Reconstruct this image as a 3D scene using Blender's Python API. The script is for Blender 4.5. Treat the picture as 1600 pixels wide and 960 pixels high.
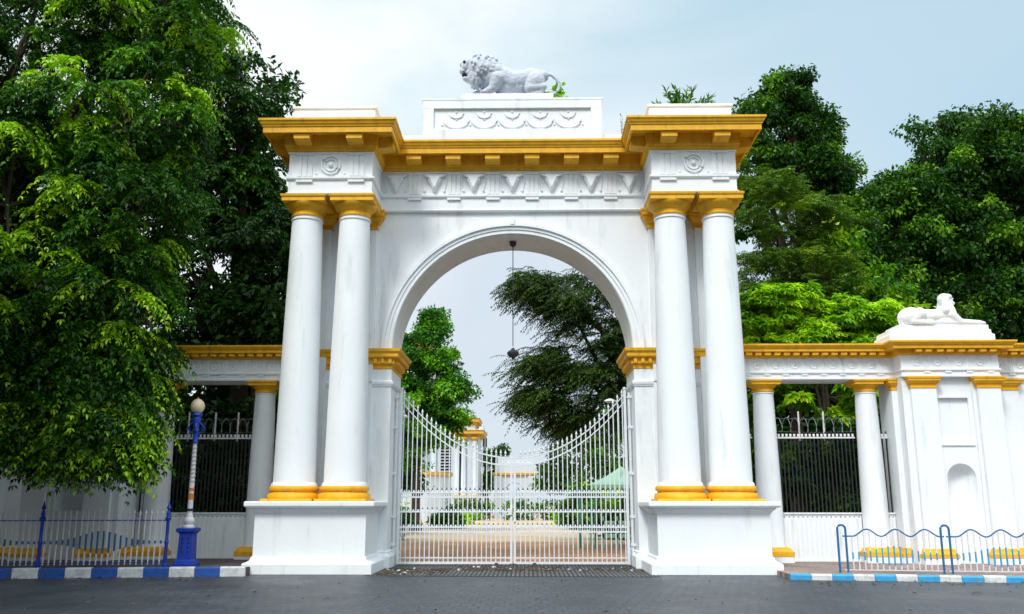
import bpy, math, random
import numpy as np
from mathutils import Vector, Matrix
R = math.radians
random.seed(7); rng = np.random.default_rng(11)
for o in list(bpy.data.objects): bpy.data.objects.remove(o)
sc = bpy.context.scene
COL = sc.collection

# ------------------------------------------------------------------ camera
cam = bpy.data.cameras.new('camera'); camo = bpy.data.objects.new('camera', cam); COL.objects.link(camo)
cam.sensor_width = 36.0; cam.lens = 36.0*1400/1600; cam.clip_end = 3000; cam.clip_start = .1
TILT = math.atan(305/1400.)
camo.location = (0.37, -21.3, 1.6)
camo.rotation_euler = (math.pi/2+TILT, 0, R(0.95))
sc.camera = camo

# ------------------------------------------------------------------ sky and sun
SUN_EL, SUN_AZ = R(52), R(188)        # overcast: a broad bright patch behind the camera
world = bpy.data.worlds.new('World'); sc.world = world; world.use_nodes = True
nt = world.node_tree; nt.nodes.clear()
def N(t, **k):
    n = nt.nodes.new(t)
    for a, b in k.items(): setattr(n, a, b)
    return n
L = nt.links.new
out = N('ShaderNodeOutputWorld'); bg = N('ShaderNodeBackground'); bg.inputs[1].default_value = 0.1
sky = N('ShaderNodeTexSky'); sky.sky_type = 'NISHITA'; sky.sun_disc = False
sky.sun_elevation = SUN_EL; sky.sun_rotation = SUN_AZ; sky.air_density = 1; sky.dust_density = 2
tc = N('ShaderNodeTexCoord')
mp = N('ShaderNodeMapping'); mp.inputs['Scale'].default_value = (1, 1, 2.2); mp.inputs['Location'].default_value = (3.1, .4, 1.2)
L(tc.outputs['Generated'], mp.inputs[0])
n1 = N('ShaderNodeTexNoise'); n1.inputs['Scale'].default_value = 2.6; n1.inputs['Detail'].default_value = 7; n1.inputs['Roughness'].default_value = .5; n1.inputs['Distortion'].default_value = .5
L(mp.outputs[0], n1.inputs[0])
def dirmask(v, a, b):
    d = N('ShaderNodeVectorMath', operation='DOT_PRODUCT'); d.inputs[1].default_value = Vector(v).normalized()
    L(tc.outputs['Generated'], d.inputs[0])
    m = N('ShaderNodeMapRange', interpolation_type='SMOOTHSTEP'); m.inputs[1].default_value = a; m.inputs[2].default_value = b
    L(d.outputs['Value'], m.inputs[0]); return m.outputs[0]
# thin veil on the right shows blue grey, thick bright cloud elsewhere
veil = dirmask((.56, .75, .50), .80, 1.0)
low = dirmask((.02, .97, .12), .955, .995)
ramp = N('ShaderNodeValToRGB'); ramp.color_ramp.elements[0].position = .34; ramp.color_ramp.elements[1].position = .62
ramp.color_ramp.elements[0].color = (4.5, 5.75, 6.2, 1); ramp.color_ramp.elements[1].color = (7.1, 7.4, 7.5, 1)
L(n1.outputs[0], ramp.inputs[0])
mv = N('ShaderNodeMix', data_type='RGBA'); mv.inputs[7].default_value = (3.3, 4.7, 5.6, 1)
mvf = N('ShaderNodeMath', operation='MULTIPLY'); mvf.inputs[1].default_value = .9; L(veil, mvf.inputs[0])
L(mvf.outputs[0], mv.inputs[0]); L(ramp.outputs[0], mv.inputs[6])
ml = N('ShaderNodeMix', data_type='RGBA'); ml.inputs[7].default_value = (4.3, 4.8, 5.45, 1)
mlf = N('ShaderNodeMath', operation='MULTIPLY'); mlf.inputs[1].default_value = .75; L(low, mlf.inputs[0])
L(mlf.outputs[0], ml.inputs[0]); L(mv.outputs[2], ml.inputs[6])
mx = N('ShaderNodeMix', data_type='RGBA'); mx.inputs[0].default_value = .88
L(sky.outputs[0], mx.inputs[6]); L(ml.outputs[2], mx.inputs[7])
# overcast sky is brightest overhead and dim towards the horizon behind the camera
sep = N('ShaderNodeSeparateXYZ'); L(tc.outputs['Generated'], sep.inputs[0])
el = N('ShaderNodeMapRange', interpolation_type='SMOOTHSTEP'); el.inputs[1].default_value = 0.0; el.inputs[2].default_value = .75; el.inputs[3].default_value = .12; el.inputs[4].default_value = 2.25
L(sep.outputs[2], el.inputs[0])
fr_ = N('ShaderNodeMapRange', interpolation_type='SMOOTHSTEP'); fr_.inputs[1].default_value = .2; fr_.inputs[2].default_value = .62
L(sep.outputs[1], fr_.inputs[0])
mm = N('ShaderNodeMix', data_type='FLOAT'); mm.inputs[3].default_value = 1.0
L(fr_.outputs[0], mm.inputs[0]); L(el.outputs[0], mm.inputs[2])
vs_ = N('ShaderNodeVectorMath', operation='SCALE'); L(mx.outputs[2], vs_.inputs[0]); L(mm.outputs[0], vs_.inputs['Scale'])
L(vs_.outputs[0], bg.inputs[0]); L(bg.outputs[0], out.inputs[0])

sl = bpy.data.lights.new('sun', 'SUN'); sl.energy = 1.5; sl.angle = R(14); sl.color = (1, .965, .91)
so = bpy.data.objects.new('sun', sl); COL.objects.link(so)
# direction towards the sun: behind the camera, slightly left, high
sv = Vector((-.28, -math.cos(SUN_EL), math.sin(SUN_EL)))
so.rotation_euler = sv.to_track_quat('Z', 'Y').to_euler()
sc.view_settings.view_transform = 'Standard'; sc.view_settings.look = 'None'
sc.view_settings.exposure = 0.63; sc.view_settings.gamma = 1; sc.view_settings.use_curve_mapping = False
sc.render.engine = 'CYCLES'
sc.cycles.max_bounces = 6; sc.cycles.transparent_max_bounces = 6

# ------------------------------------------------------------------ materials
def mat(name, col, rough=.6, var=.0, vscale=3., bump=0., bscale=20., metal=0., dirt=None, dscale=1.5, dlo=.55, dhi=.75, streak=False, spec=.5):
    m = bpy.data.materials.new(name); m.use_nodes = True
    t = m.node_tree; b = t.nodes['Principled BSDF']
    b.inputs['Roughness'].default_value = rough; b.inputs['Metallic'].default_value = metal
    b.inputs['Specular IOR Level'].default_value = spec
    c = t.nodes.new('ShaderNodeTexCoord'); src = None
    base = (*col, 1)
    b.inputs['Base Color'].default_value = base
    if var or dirt:
        n = t.nodes.new('ShaderNodeTexNoise'); n.inputs['Scale'].default_value = vscale; n.inputs['Detail'].default_value = 6
        t.links.new(c.outputs['Object'], n.inputs[0])
        r = t.nodes.new('ShaderNodeValToRGB')
        r.color_ramp.elements[0].position = .3; r.color_ramp.elements[1].position = .7
        r.color_ramp.elements[0].color = (*[x*(1-var) for x in col], 1); r.color_ramp.elements[1].color = (*[min(1, x*(1+var*.5)) for x in col], 1)
        t.links.new(n.outputs[0], r.inputs[0]); src = r.outputs[0]
    if dirt:
        mp_ = t.nodes.new('ShaderNodeMapping'); t.links.new(c.outputs['Object'], mp_.inputs[0])
        mp_.inputs['Scale'].default_value = (1.6, 1.6, .22) if streak else (1, 1, 1)
        n2 = t.nodes.new('ShaderNodeTexNoise'); n2.inputs['Scale'].default_value = dscale; n2.inputs['Detail'].default_value = 10; n2.inputs['Roughness'].default_value = .65
        t.links.new(mp_.outputs[0], n2.inputs[0])
        mr = t.nodes.new('ShaderNodeMapRange'); mr.inputs[1].default_value = dlo; mr.inputs[2].default_value = dhi; mr.inputs[4].default_value = .7
        t.links.new(n2.outputs[0], mr.inputs[0])
        x = t.nodes.new('ShaderNodeMix'); x.data_type = 'RGBA'; x.inputs[7].default_value = (*dirt, 1)
        t.links.new(mr.outputs[0], x.inputs[0]); t.links.new(src, x.inputs[6]); src = x.outputs[2]
    if src: t.links.new(src, b.inputs['Base Color'])
    if bump:
        n3 = t.nodes.new('ShaderNodeTexNoise'); n3.inputs['Scale'].default_value = bscale; n3.inputs['Detail'].default_value = 5
        t.links.new(c.outputs['Object'], n3.inputs[0])
        bp = t.nodes.new('ShaderNodeBump'); bp.inputs['Strength'].default_value = bump; bp.inputs['Distance'].default_value = .02
        t.links.new(n3.outputs[0], bp.inputs['Height']); t.links.new(bp.outputs[0], b.inputs['Normal'])
    return m
WHITE = mat('white_lime_paint', (.82, .85, .875), .7, .035, 1.2, .25, 9, dirt=(.42, .44, .44), dscale=2.2, dlo=.56, dhi=.84, streak=True)
GOLD = mat('ochre_paint', (.82, .42, .008), .6, .14, 5, .25, 25, dirt=(.30, .12, .012), dscale=4, dlo=.54, dhi=.80, streak=True)
STATUE = mat('statue_white', (.52, .56, .64), .75, .12, 6, .5, 30, dirt=(.34, .37, .42), dscale=6, dlo=.5, dhi=.72)
SPHW = mat('sphinx_white', (.82, .85, .87), .7, .05, 5, .3, 20)
GATEP = mat('gate_white_enamel', (.72, .76, .80), .4, .08, 9, dirt=(.38, .38, .38), dscale=9, dlo=.62, dhi=.8)
BLACK = mat('black_iron', (.012, .014, .016), .5, .3, 6)
DARKI = mat('dark_iron', (.03, .035, .045), .45, .3, 6)
BLUE = mat('blue_enamel', (.008, .05, .42), .4, .25, 9, dirt=(.03, .05, .16), dscale=9)
BLUER = mat('teal_blue_enamel', (.015, .13, .32), .4, .25, 9)
KBLUE = mat('kerb_dark_blue', (.01, .09, .40), .7, .3, 9, .3, 30, dirt=(.05, .07, .13), dscale=6, dlo=.45, dhi=.7)
KCYAN = mat('kerb_light_blue', (.04, .33, .62), .7, .2, 9, .3, 30, dirt=(.1, .2, .3), dscale=6)
KWHITE = mat('kerb_white', (.66, .68, .70), .8, .15, 9, .3, 30, dirt=(.22, .21, .21), dscale=6, dlo=.45, dhi=.75)
GLOBE = mat('cream_globe_glass', (.70, .58, .38), .25, .1, 7)
ORANGE = mat('orange_paint', (.62, .20, .03), .5, .2, 8)
POLEW = mat('lamp_pole_white', (.72, .70, .72), .45, .1, 8)
BARK = mat('bark', (.07, .052, .038), .9, .4, 5, .8, 14)
DARKWIN = mat('dark_window', (.02, .022, .028), .25)
FARW = mat('far_white_wall', (.60, .64, .70), .7, .05, .5)
FARG = mat('far_ochre', (.66, .38, .06), .6, .1, 1)
TENT = mat('green_tarpaulin', (.38, .62, .46), .55, .1, 3)
GPOST = mat('green_post', (.03, .30, .16), .5)
RUBBER = mat('dark_stop', (.02, .02, .02), .7)
WIRE = mat('razor_wire', (.35, .37, .38), .4, metal=.7)

def brickmat(name, c1, c2, mortar, sx, sy, rough=.7, bump=.5, msize=.02, rot=0, big=None):
    m = bpy.data.materials.new(name); m.use_nodes = True; t = m.node_tree; b = t.nodes['Principled BSDF']
    c = t.nodes.new('ShaderNodeTexCoord'); mp_ = t.nodes.new('ShaderNodeMapping'); mp_.inputs['Rotation'].default_value = (0, 0, rot)
    t.links.new(c.outputs['Object'], mp_.inputs[0])
    br = t.nodes.new('ShaderNodeTexBrick'); br.inputs['Scale'].default_value = 1
    br.inputs['Brick Width'].default_value = sx; br.inputs['Row Height'].default_value = sy; br.inputs['Mortar Size'].default_value = msize
    br.inputs['Color1'].default_value = (*c1, 1); br.inputs['Color2'].default_value = (*c2, 1); br.inputs['Mortar'].default_value = (*mortar, 1)
    t.links.new(mp_.outputs[0], br.inputs[0])
    n = t.nodes.new('ShaderNodeTexNoise'); n.inputs['Scale'].default_value = .55; n.inputs['Detail'].default_value = 9; n.inputs['Roughness'].default_value = .7
    t.links.new(c.outputs['Object'], n.inputs[0])
    mr = t.nodes.new('ShaderNodeMapRange'); mr.inputs[1].default_value = .35; mr.inputs[2].default_value = .68; mr.inputs[3].default_value = .62; mr.inputs[4].default_value = 1.25
    t.links.new(n.outputs[0], mr.inputs[0])
    x = t.nodes.new('ShaderNodeMix'); x.data_type = 'RGBA'; x.blend_type = 'MULTIPLY'; x.inputs[0].default_value = 1
    t.links.new(br.outputs[0], x.inputs[6]); t.links.new(mr.outputs[0], x.inputs[7])
    n4 = t.nodes.new('ShaderNodeTexNoise'); n4.inputs['Scale'].default_value = 60; n4.inputs['Detail'].default_value = 3
    t.links.new(c.outputs['Object'], n4.inputs[0])
    mr4 = t.nodes.new('ShaderNodeMapRange'); mr4.inputs[3].default_value = .6; mr4.inputs[4].default_value = 1.4
    t.links.new(n4.outputs[0], mr4.inputs[0])
    x2 = t.nodes.new('ShaderNodeMix'); x2.data_type = 'RGBA'; x2.blend_type = 'MULTIPLY'; x2.inputs[0].default_value = 1
    t.links.new(x.outputs[2], x2.inputs[6]); t.links.new(mr4.outputs[0], x2.inputs[7])
    t.links.new(x2.outputs[2], b.inputs['Base Color'])
    b.inputs['Roughness'].default_value = rough
    rr = t.nodes.new('ShaderNodeMapRange'); rr.inputs[1].default_value = .35; rr.inputs[2].default_value = .65; rr.inputs[3].default_value = rough-.12; rr.inputs[4].default_value = rough+.12
    t.links.new(n.outputs[0], rr.inputs[0]); t.links.new(rr.outputs[0], b.inputs['Roughness'])
    ad = t.nodes.new('ShaderNodeMath'); ad.operation = 'MULTIPLY_ADD'; ad.inputs[1].default_value = -1.0
    t.links.new(br.outputs['Fac'], ad.inputs[0]); t.links.new(n4.outputs[0], ad.inputs[2])
    bp = t.nodes.new('ShaderNodeBump'); bp.inputs['Strength'].default_value = bump; bp.inputs['Distance'].default_value = .01
    t.links.new(ad.outputs[0], bp.inputs['Height']); t.links.new(bp.outputs[0], b.inputs['Normal'])
    return m
ROAD = brickmat('road_pavers', (.052, .059, .072), (.040, .047, .058), (.024, .028, .035), .20, .40, .48, .45, .014)
APRON = brickmat('apron_setts', (.15, .15, .155), (.10, .10, .105), (.018, .018, .018), .20, .10, .75, 1., .02, rot=R(90))
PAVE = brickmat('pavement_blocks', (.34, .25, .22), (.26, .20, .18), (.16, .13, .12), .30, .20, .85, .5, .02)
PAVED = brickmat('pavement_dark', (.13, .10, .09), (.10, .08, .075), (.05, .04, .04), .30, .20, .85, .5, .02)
DRIVE = brickmat('red_drive', (.50, .25, .12), (.42, .20, .09), (.26, .15, .09), .4, .2, .9, .3, .02)
SAND = mat('pale_gravel_court', (.52, .38, .25), .9, .2, .25, .3, 40)
GRASSM = mat('lawn', (.06, .14, .02), .9, .4, .6, .5, 30)
SOIL = mat('trodden_soil', (.10, .075, .055), .95, .4, 3, .8, 30)

def leafmat(name, cols, transl=.35, rough=.5, spec=.3):
    m = bpy.data.materials.new(name); m.use_nodes = True; t = m.node_tree; b = t.nodes['Principled BSDF']
    at = t.nodes.new('ShaderNodeAttribute'); at.attribute_name = 'tone'
    r = t.nodes.new('ShaderNodeValToRGB'); r.color_ramp.elements[0].position = 0; r.color_ramp.elements[1].position = 1
    r.color_ramp.elements[0].color = (*cols[0], 1); r.color_ramp.elements[1].color = (*cols[-1], 1)
    for i, c in enumerate(cols[1:-1]):
        e = r.color_ramp.elements.new((i+1)/(len(cols)-1)); e.color = (*c, 1)
    t.links.new(at.outputs['Fac'], r.inputs[0])
    b.inputs['Roughness'].default_value = rough; b.inputs['Specular IOR Level'].default_value = spec
    t.links.new(r.outputs[0], b.inputs['Base Color'])
    tr = t.nodes.new('ShaderNodeBsdfTranslucent'); mxs = t.nodes.new('ShaderNodeMixShader'); mxs.inputs[0].default_value = transl
    g = t.nodes.new('ShaderNodeMix'); g.data_type = 'RGBA'; g.blend_type = 'MULTIPLY'; g.inputs[0].default_value = 1; g.inputs[7].default_value = (1.3, 1.5, .5, 1)
    t.links.new(r.outputs[0], g.inputs[6]); t.links.new(g.outputs[2], tr.inputs[0])
    o = t.nodes['Material Output']; t.links.new(b.outputs[0], mxs.inputs[1]); t.links.new(tr.outputs[0], mxs.inputs[2]); t.links.new(mxs.outputs[0], o.inputs[0])
    return m
LEAF_A = leafmat('leaf_rain_tree', [(.009, .040, .003), (.032, .12, .004), (.13, .32, .007), (.38, .62, .02)], .28)
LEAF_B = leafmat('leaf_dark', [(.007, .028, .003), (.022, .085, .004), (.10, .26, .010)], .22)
LEAF_C = leafmat('leaf_mid', [(.012, .052, .006), (.04, .13, .008), (.17, .35, .014)], .28)
LEAF_D = leafmat('leaf_olive', [(.045, .10, .010), (.11, .21, .016), (.22, .34, .025)], .25)
LEAF_E = leafmat('leaf_bright', [(.035, .14, .006), (.20, .43, .012), (.50, .72, .03)], .32)
LEAF_G = leafmat('leaf_garden', [(.015, .08, .010), (.06, .22, .014), (.20, .48, .02)], .3)
LEAF_F = leafmat('leaf_round', [(.012, .05, .005), (.042, .14, .007), (.16, .34, .012)], .25)

# ------------------------------------------------------------------ mesh helpers
ORG = {}
class MB:
    def __init__(s): s.v = []; s.f = []; s.m = []
    def add(s, vs, fs, mi=0):
        k = len(s.v); s.v += [tuple(p) for p in vs]; s.f += [tuple(i+k for i in f) for f in fs]; s.m += [mi]*len(fs); return s
    def box(s, x0, x1, y0, y1, z0, z1, mi=0):
        if x0 > x1: x0, x1 = x1, x0
        return s.add([(x0,y0,z0),(x1,y0,z0),(x1,y1,z0),(x0,y1,z0),(x0,y0,z1),(x1,y0,z1),(x1,y1,z1),(x0,y1,z1)],
                     [(3,2,1,0),(4,5,6,7),(0,1,5,4),(1,2,6,5),(2,3,7,6),(3,0,4,7)], mi)
    def lathe(s, cx, cy, prof, n=32, mi=0):
        vs = []; fs = []
        for r, z in prof:
            for i in range(n):
                a = 2*math.pi*i/n; vs.append((cx+r*math.cos(a), cy+r*math.sin(a), z))
        for j in range(len(prof)-1):
            for i in range(n):
                a, b = j*n+i, j*n+(i+1) % n; fs.append((a, b, b+n, a+n))
        fs.append(tuple(reversed(range(n)))); fs.append(tuple(range((len(prof)-1)*n, len(prof)*n)))
        return s.add(vs, fs, mi)
    def tube(s, pts, r, n=6, mi=0, r1=None):
        pts = [Vector(p) for p in pts]; vs = []; fs = []; K = len(pts)
        for j, p in enumerate(pts):
            d = (pts[min(j+1, K-1)]-pts[max(j-1, 0)]).normalized()
            u = d.cross(Vector((0, 0, 1)) if abs(d.z) < .9 else Vector((1, 0, 0))).normalized(); w = d.cross(u)
            rr = r[j] if isinstance(r, (list, tuple)) else (r if r1 is None else r+(r1-r)*j/(K-1))
            for i in range(n):
                a = 2*math.pi*(i+.5)/n; vs.append(p+u*rr*math.cos(a)+w*rr*math.sin(a))
        for j in range(K-1):
            for i in range(n):
                a, b = j*n+i, j*n+(i+1) % n; fs.append((a, a+n, b+n, b))
        fs.append(tuple(range(n))); fs.append(tuple(reversed(range((K-1)*n, K*n))))
        return s.add(vs, fs, mi)
    def prism(s, poly, y0, y1, mi=0):     # poly in xz, extruded along y
        n = len(poly)
        ar = sum(poly[i][0]*poly[(i+1) % n][1]-poly[(i+1) % n][0]*poly[i][1] for i in range(n))
        if ar < 0: poly = poly[::-1]
        vs = [(x, y0, z) for x, z in poly]+[(x, y1, z) for x, z in poly]
        fs = [tuple(range(n)), tuple(reversed(range(n, 2*n)))]+[((i+1) % n, i, i+n, (i+1) % n+n) for i in range(n)]
        return s.add(vs, fs, mi)
    def sweep(s, path, prof, closed=False, cap=False, mi=0):   # path in plan, outward = right of travel; prof = (out, z)
        n = len(path); P = [Vector(p) for p in path]; M = []
        for i in range(n):
            def nr(a, b): d = (b-a).normalized(); return Vector((d.y, -d.x))
            if closed or 0 < i < n-1:
                a = nr(P[i-1], P[i]); b = nr(P[i], P[(i+1) % n]); M.append((a+b)/(1+a.dot(b)))
            elif i == 0: M.append(nr(P[0], P[1]))
            else: M.append(nr(P[-2], P[-1]))
        k = len(prof); vs = [(P[i].x+M[i].x*o, P[i].y+M[i].y*o, z) for i in range(n) for o, z in prof]; fs = []
        for i in range(n if closed else n-1):
            j = (i+1) % n
            for q in range(k-1): fs.append((i*k+q, j*k+q, j*k+q+1, i*k+q+1))
        if cap:
            fs.append(tuple(i*k+k-1 for i in range(n))); fs.append(tuple(reversed([i*k for i in range(n)])))
        if not closed:
            fs.append(tuple(range(k))); fs.append(tuple(reversed(range((n-1)*k, n*k))))
        return s.add(vs, fs, mi)
    def block(s, x0, x1, y0, y1, prof, mi=0):
        if x0 > x1: x0, x1 = x1, x0
        return s.sweep([(x0, y0), (x1, y0), (x1, y1), (x0, y1)], prof, True, True, mi)
    def ball(s, c, r, n=10, mi=0, sz=None):
        sz = sz or (r, r, r)
        vs = []; fs = []; m = n//2+1
        for j in range(m+1):
            t = math.pi*j/m
            for i in range(n):
                a = 2*math.pi*i/n; vs.append((c[0]+sz[0]*math.sin(t)*math.cos(a), c[1]+sz[1]*math.sin(t)*math.sin(a), c[2]-sz[2]*math.cos(t)))
        for j in range(m):
            for i in range(n):
                a, b = j*n+i, j*n+(i+1) % n; fs.append((a, b, b+n, a+n))
        return s.add(vs, fs, mi)
    def mirror(s):
        s.v = [(-x, y, z) for x, y, z in s.v]; s.f = [f[::-1] for f in s.f]; return s
    def build(s, name, mats, parent=None, smooth=False, bevel=0, sgn=1):
        if sgn < 0: s.mirror()
        if not isinstance(mats, (list, tuple)): mats = [mats]
        o = (0, 0, 0)
        if parent is not None: o = ORG[parent.name]
        me = bpy.data.meshes.new(name); me.from_pydata([(x-o[0], y-o[1], z-o[2]) for x, y, z in s.v], [], s.f)
        for m in mats: me.materials.append(m)
        if len(mats) > 1: me.polygons.foreach_set('material_index', s.m)
        if smooth:
            me.polygons.foreach_set('use_smooth', [True]*len(me.polygons)); me.set_sharp_from_angle(angle=R(38))
        me.update()
        ob = bpy.data.objects.new(name, me); COL.objects.link(ob)
        if parent is not None: ob.parent = parent
        ORG[ob.name] = o
        if bevel:
            b = ob.modifiers.new('bevel', 'BEVEL'); b.width = bevel; b.segments = 2; b.limit_method = 'ANGLE'; b.angle_limit = R(50); b.harden_normals = False
        return ob
def tag(o, label, cat, group=None, kind=None):
    if label: o['label'] = label
    if cat: o['category'] = cat
    if group: o['group'] = group
    if kind: o['kind'] = kind
    return o
def empty(name, loc, label, cat, group=None):
    o = bpy.data.objects.new(name, None); COL.objects.link(o); o.location = loc; ORG[o.name] = tuple(loc); o.empty_display_size = .2
    return tag(o, label, cat, group)
def struct(name, mb, m):
    o = mb.build(name, m); o['kind'] = 'structure'; return o
def copytree(o, loc, label=None, rot=None):
    c = o.copy(); COL.objects.link(c); c.location = loc
    if label: c['label'] = label
    if rot is not None: c.rotation_euler = rot
    def rec(a, b):
        for ch in list(a.children):
            d = ch.copy(); COL.objects.link(d); d.parent = b; rec(ch, d)
    rec(o, c); return c

# ------------------------------------------------------------------ ground
struct('ground', MB().add([(-600,-90,-.03),(600,-90,-.03),(600,1500,-.03),(-600,1500,-.03)], [(0,1,2,3)]), GRASSM)
struct('road', MB().add([(-90,-60,-.012),(90,-60,-.012),(90,0.6,-.012),(-90,0.6,-.012)], [(0,1,2,3)]), ROAD)
struct('gate_apron', MB().add([(-3.3,-.55,-.004),(3.3,-.75,-.004),(3.3,3.6,-.004),(-3.3,3.6,-.004)], [(0,1,2,3)]), APRON)
struct('drive', MB().add([(-9,3.6,-.008),(9,3.6,-.008),(9,19,-.008),(-9,19,-.008)], [(0,1,2,3)]), DRIVE)
struct('forecourt', MB().add([(-8,17,-.002),(7,17,-.002),(16,40,-.002),(20,330,-.002),(-20,330,-.002),(-13,40,-.002)], [(0,1,2,3,4,5)]), SAND)
def slab(name, pts, z, m):
    n = len(pts); b = MB()
    b.add([(x, y, -.02) for x, y in pts]+[(x, y, z) for x, y in pts], [tuple(range(n, 2*n))]+[(i, (i+1) % n, (i+1) % n+n, i+n) for i in range(n)])
    struct(name, b, m)
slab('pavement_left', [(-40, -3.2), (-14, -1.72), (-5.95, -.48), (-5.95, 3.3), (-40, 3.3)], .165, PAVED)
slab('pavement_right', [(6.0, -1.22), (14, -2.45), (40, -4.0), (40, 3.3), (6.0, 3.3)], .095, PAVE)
def kerb(name, pts, z, w, seg, mats, start=0):
    b = MB(); k = start
    for (a, c) in zip(pts[:-1], pts[1:]):
        a = Vector(a); c = Vector(c); Lg = (c-a).length; d = (c-a)/Lg; nrm = Vector((d.y, -d.x))
        if nrm.y > 0: nrm = -nrm
        n = max(1, round(Lg/seg))
        for i in range(n):
            p = a+d*Lg*i/n; q = a+d*(Lg*(i+1)/n-.008); j = random.uniform(-.008, .008); zz = z+random.uniform(-.006, .006)
            P = [p, q, q+nrm*(w+j), p+nrm*(w+j)]; Q = [p, q, q+nrm*(w+j-.025), p+nrm*(w+j-.025)]; 
            vs = [(u.x, u.y, -.02) for u in P]+[(u.x, u.y, zz-.03) for u in P]+[(u.x, u.y, zz) for u in Q]
            fs = [(0,1,5,4),(1,2,6,5),(2,3,7,6),(3,0,4,7),(4,5,9,8),(5,6,10,9),(6,7,11,10),(7,4,8,11),(8,9,10,11)]
            b.add(vs, fs, k % 2); k += 1
    struct(name, b, mats)
kerb('kerb_left', [(-5.95, -.49), (-14, -1.73), (-40, -3.21)], .2, .16, .56, [KWHITE, KBLUE], 0)
kerb('kerb_right', [(5.99, -1.23), (14, -2.46), (40, -4.01)], .115, .14, .42, [KCYAN, KWHITE], 0)
# trodden soil and chips at the foot of the gate
b = MB()
for i in range(420):
    s_ = random.random(); x = -3.0+s_*s_*6.2 if random.random() < .7 else random.uniform(-3.1, 3.2); y = random.uniform(-.35, 1.5) if x < -1.5 else random.uniform(.8, 2.3)
    r = random.uniform(.012, .045); b.ball((x, y, r*.35), r, 5, random.choice([0]*9+[1]), (r*random.uniform(.8, 1.6), r, r*.7))
tag(b.build('gravel_debris', [SOIL, KWHITE]), 'loose soil and stone chips scattered before the gate', 'debris', kind='stuff')

P = np.concatenate([np.stack([rng.uniform(-14, -6, 260), rng.normal(-1.35, .5, 260)-.0, np.full(260, .0)], 1), np.stack([rng.uniform(6, 14, 150), rng.normal(-2.3, .45, 150), np.full(150, .0)], 1), np.stack([rng.uniform(-12, 12, 160), rng.uniform(-8, -1.5, 160), np.full(160, .0)], 1)]) if True else None
LITTER = P
# ------------------------------------------------------------------ gateway
G = empty('gateway', (0, 2.6, 0), 'monumental white arched gateway with ochre cornice and paired columns', 'gateway')
ZT = 9.27
arc = [(3.17*math.cos(a), 5.5+3.17*math.sin(a)) for a in [math.pi*i/72 for i in range(73)]]
w = MB()
w.prism([(-5.72, 0), (-3.17, 0)]+[(x, z) for x, z in reversed(arc)]+[(3.17, 0), (5.72, 0), (5.72, ZT), (-5.72, ZT)], 1.87, 3.5)
wall = w.build('arch_wall', WHITE, G, smooth=True)
# archivolt with three fascias
def ring(mb, r0, r1, y, yb, zc, cx=0, n=72, a0=0, a1=math.pi):
    vs = []; fs = []
    for i in range(n+1):
        a = a0+(a1-a0)*i/n; c, s = math.cos(a), math.sin(a)
        vs += [(cx+r0*c, yb, zc+r0*s), (cx+r0*c, y, zc+r0*s), (cx+r1*c, y, zc+r1*s), (cx+r1*c, yb, zc+r1*s)]
    for i in range(n):
        k = i*4
        for q in range(3): fs.append((k+q, k+4+q, k+5+q, k+1+q))
    mb.add(vs, fs)
m = MB(); ring(m, 3.17, 3.27, 1.83, 1.87, 5.5); ring(m, 3.27, 3.36, 1.80, 1.87, 5.5); ring(m, 3.36, 3.44, 1.75, 1.87, 5.5)
m.prism([(-.05, 8.9), (.05, 8.9), (.07, 9.05), (-.07, 9.05)], 1.73, 1.86)
m.build('archivolt', WHITE, G, smooth=True)
# soffit panel ribs
m = MB(); ring(m, 3.155, 3.17, 1.88, 2.05, 5.5, n=72); ring(m, 3.155, 3.17, 3.3, 3.49, 5.5, n=72)
m.build('soffit_border', WHITE, G, smooth=True)
# entablature masses
e = MB(); e.box(-5.72, 5.72, 1.8, 3.5, ZT, 11.118); e.box(-5.72, -3.57, .35, 1.8, ZT, 11.118); e.box(3.57, 5.72, .35, 1.8, ZT, 11.118)
ent = e.build('entablature', WHITE, G)
PATH = [(-5.72,.35),(-3.57,.35),(-3.57,1.8),(3.57,1.8),(3.57,.35),(5.72,.35),(5.72,3.5),(-5.72,3.5)]
m = MB(); m.sweep(PATH, [(0, 9.65), (.035, 9.66), (.06, 9.69), (.06, 9.74), (0, 9.76)], True)
m.sweep(PATH, [(0, 9.275), (.03, 9.28), (.045, 9.31), (0, 9.34)], True)
m.sweep(PATH, [(0, 10.36), (.03, 10.37), (.03, 10.415), (0, 10.417)], True)
m.build('taenia_band', WHITE, ent)
# cornice
c = MB(); c.sweep(PATH, [(0,10.42),(.05,10.42),(.08,10.48),(.08,10.51),(.12,10.54),(.13,10.83),(.51,10.83),(.51,10.735),(.56,10.735),(.56,10.885),(.585,10.89),(.59,10.915),(.62,10.95),(.64,11.0),(.67,11.03),(.67,11.085),(.65,11.09),(0,11.12)], True)
cor = c.build('cornice', GOLD, G)
def modillion(x, y, ax):      # hanging block bracket; ax 0: projects to -y, +-1: to +-x
    b = MB()
    pr = [(-.04, 10.55), (.10, 10.56), (.28, 10.585), (.33, 10.59), (.34, 10.60), (.34, 10.828), (-.04, 10.828)]
    if ax == 0:
        vs = []; h = .2
        for s in (-h, h): vs += [(x+s, y-.16-o, z) for o, z in pr]
        n = len(pr); b.add(vs, [tuple(range(n)), tuple(reversed(range(n, 2*n)))]+[((i+1) % n, i, i+n, (i+1) % n+n) for i in range(n)])
    else:
        vs = []
        for s in (-.2, .2): vs += [(x+ax*(.16+o), y+s, z) for o, z in pr]
        n = len(pr); f = [tuple(range(n)), tuple(reversed(range(n, 2*n)))]+[((i+1) % n, i, i+n, (i+1) % n+n) for i in range(n)]
        b.add(vs, f)
    b.build('modillion', GOLD, cor)
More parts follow.
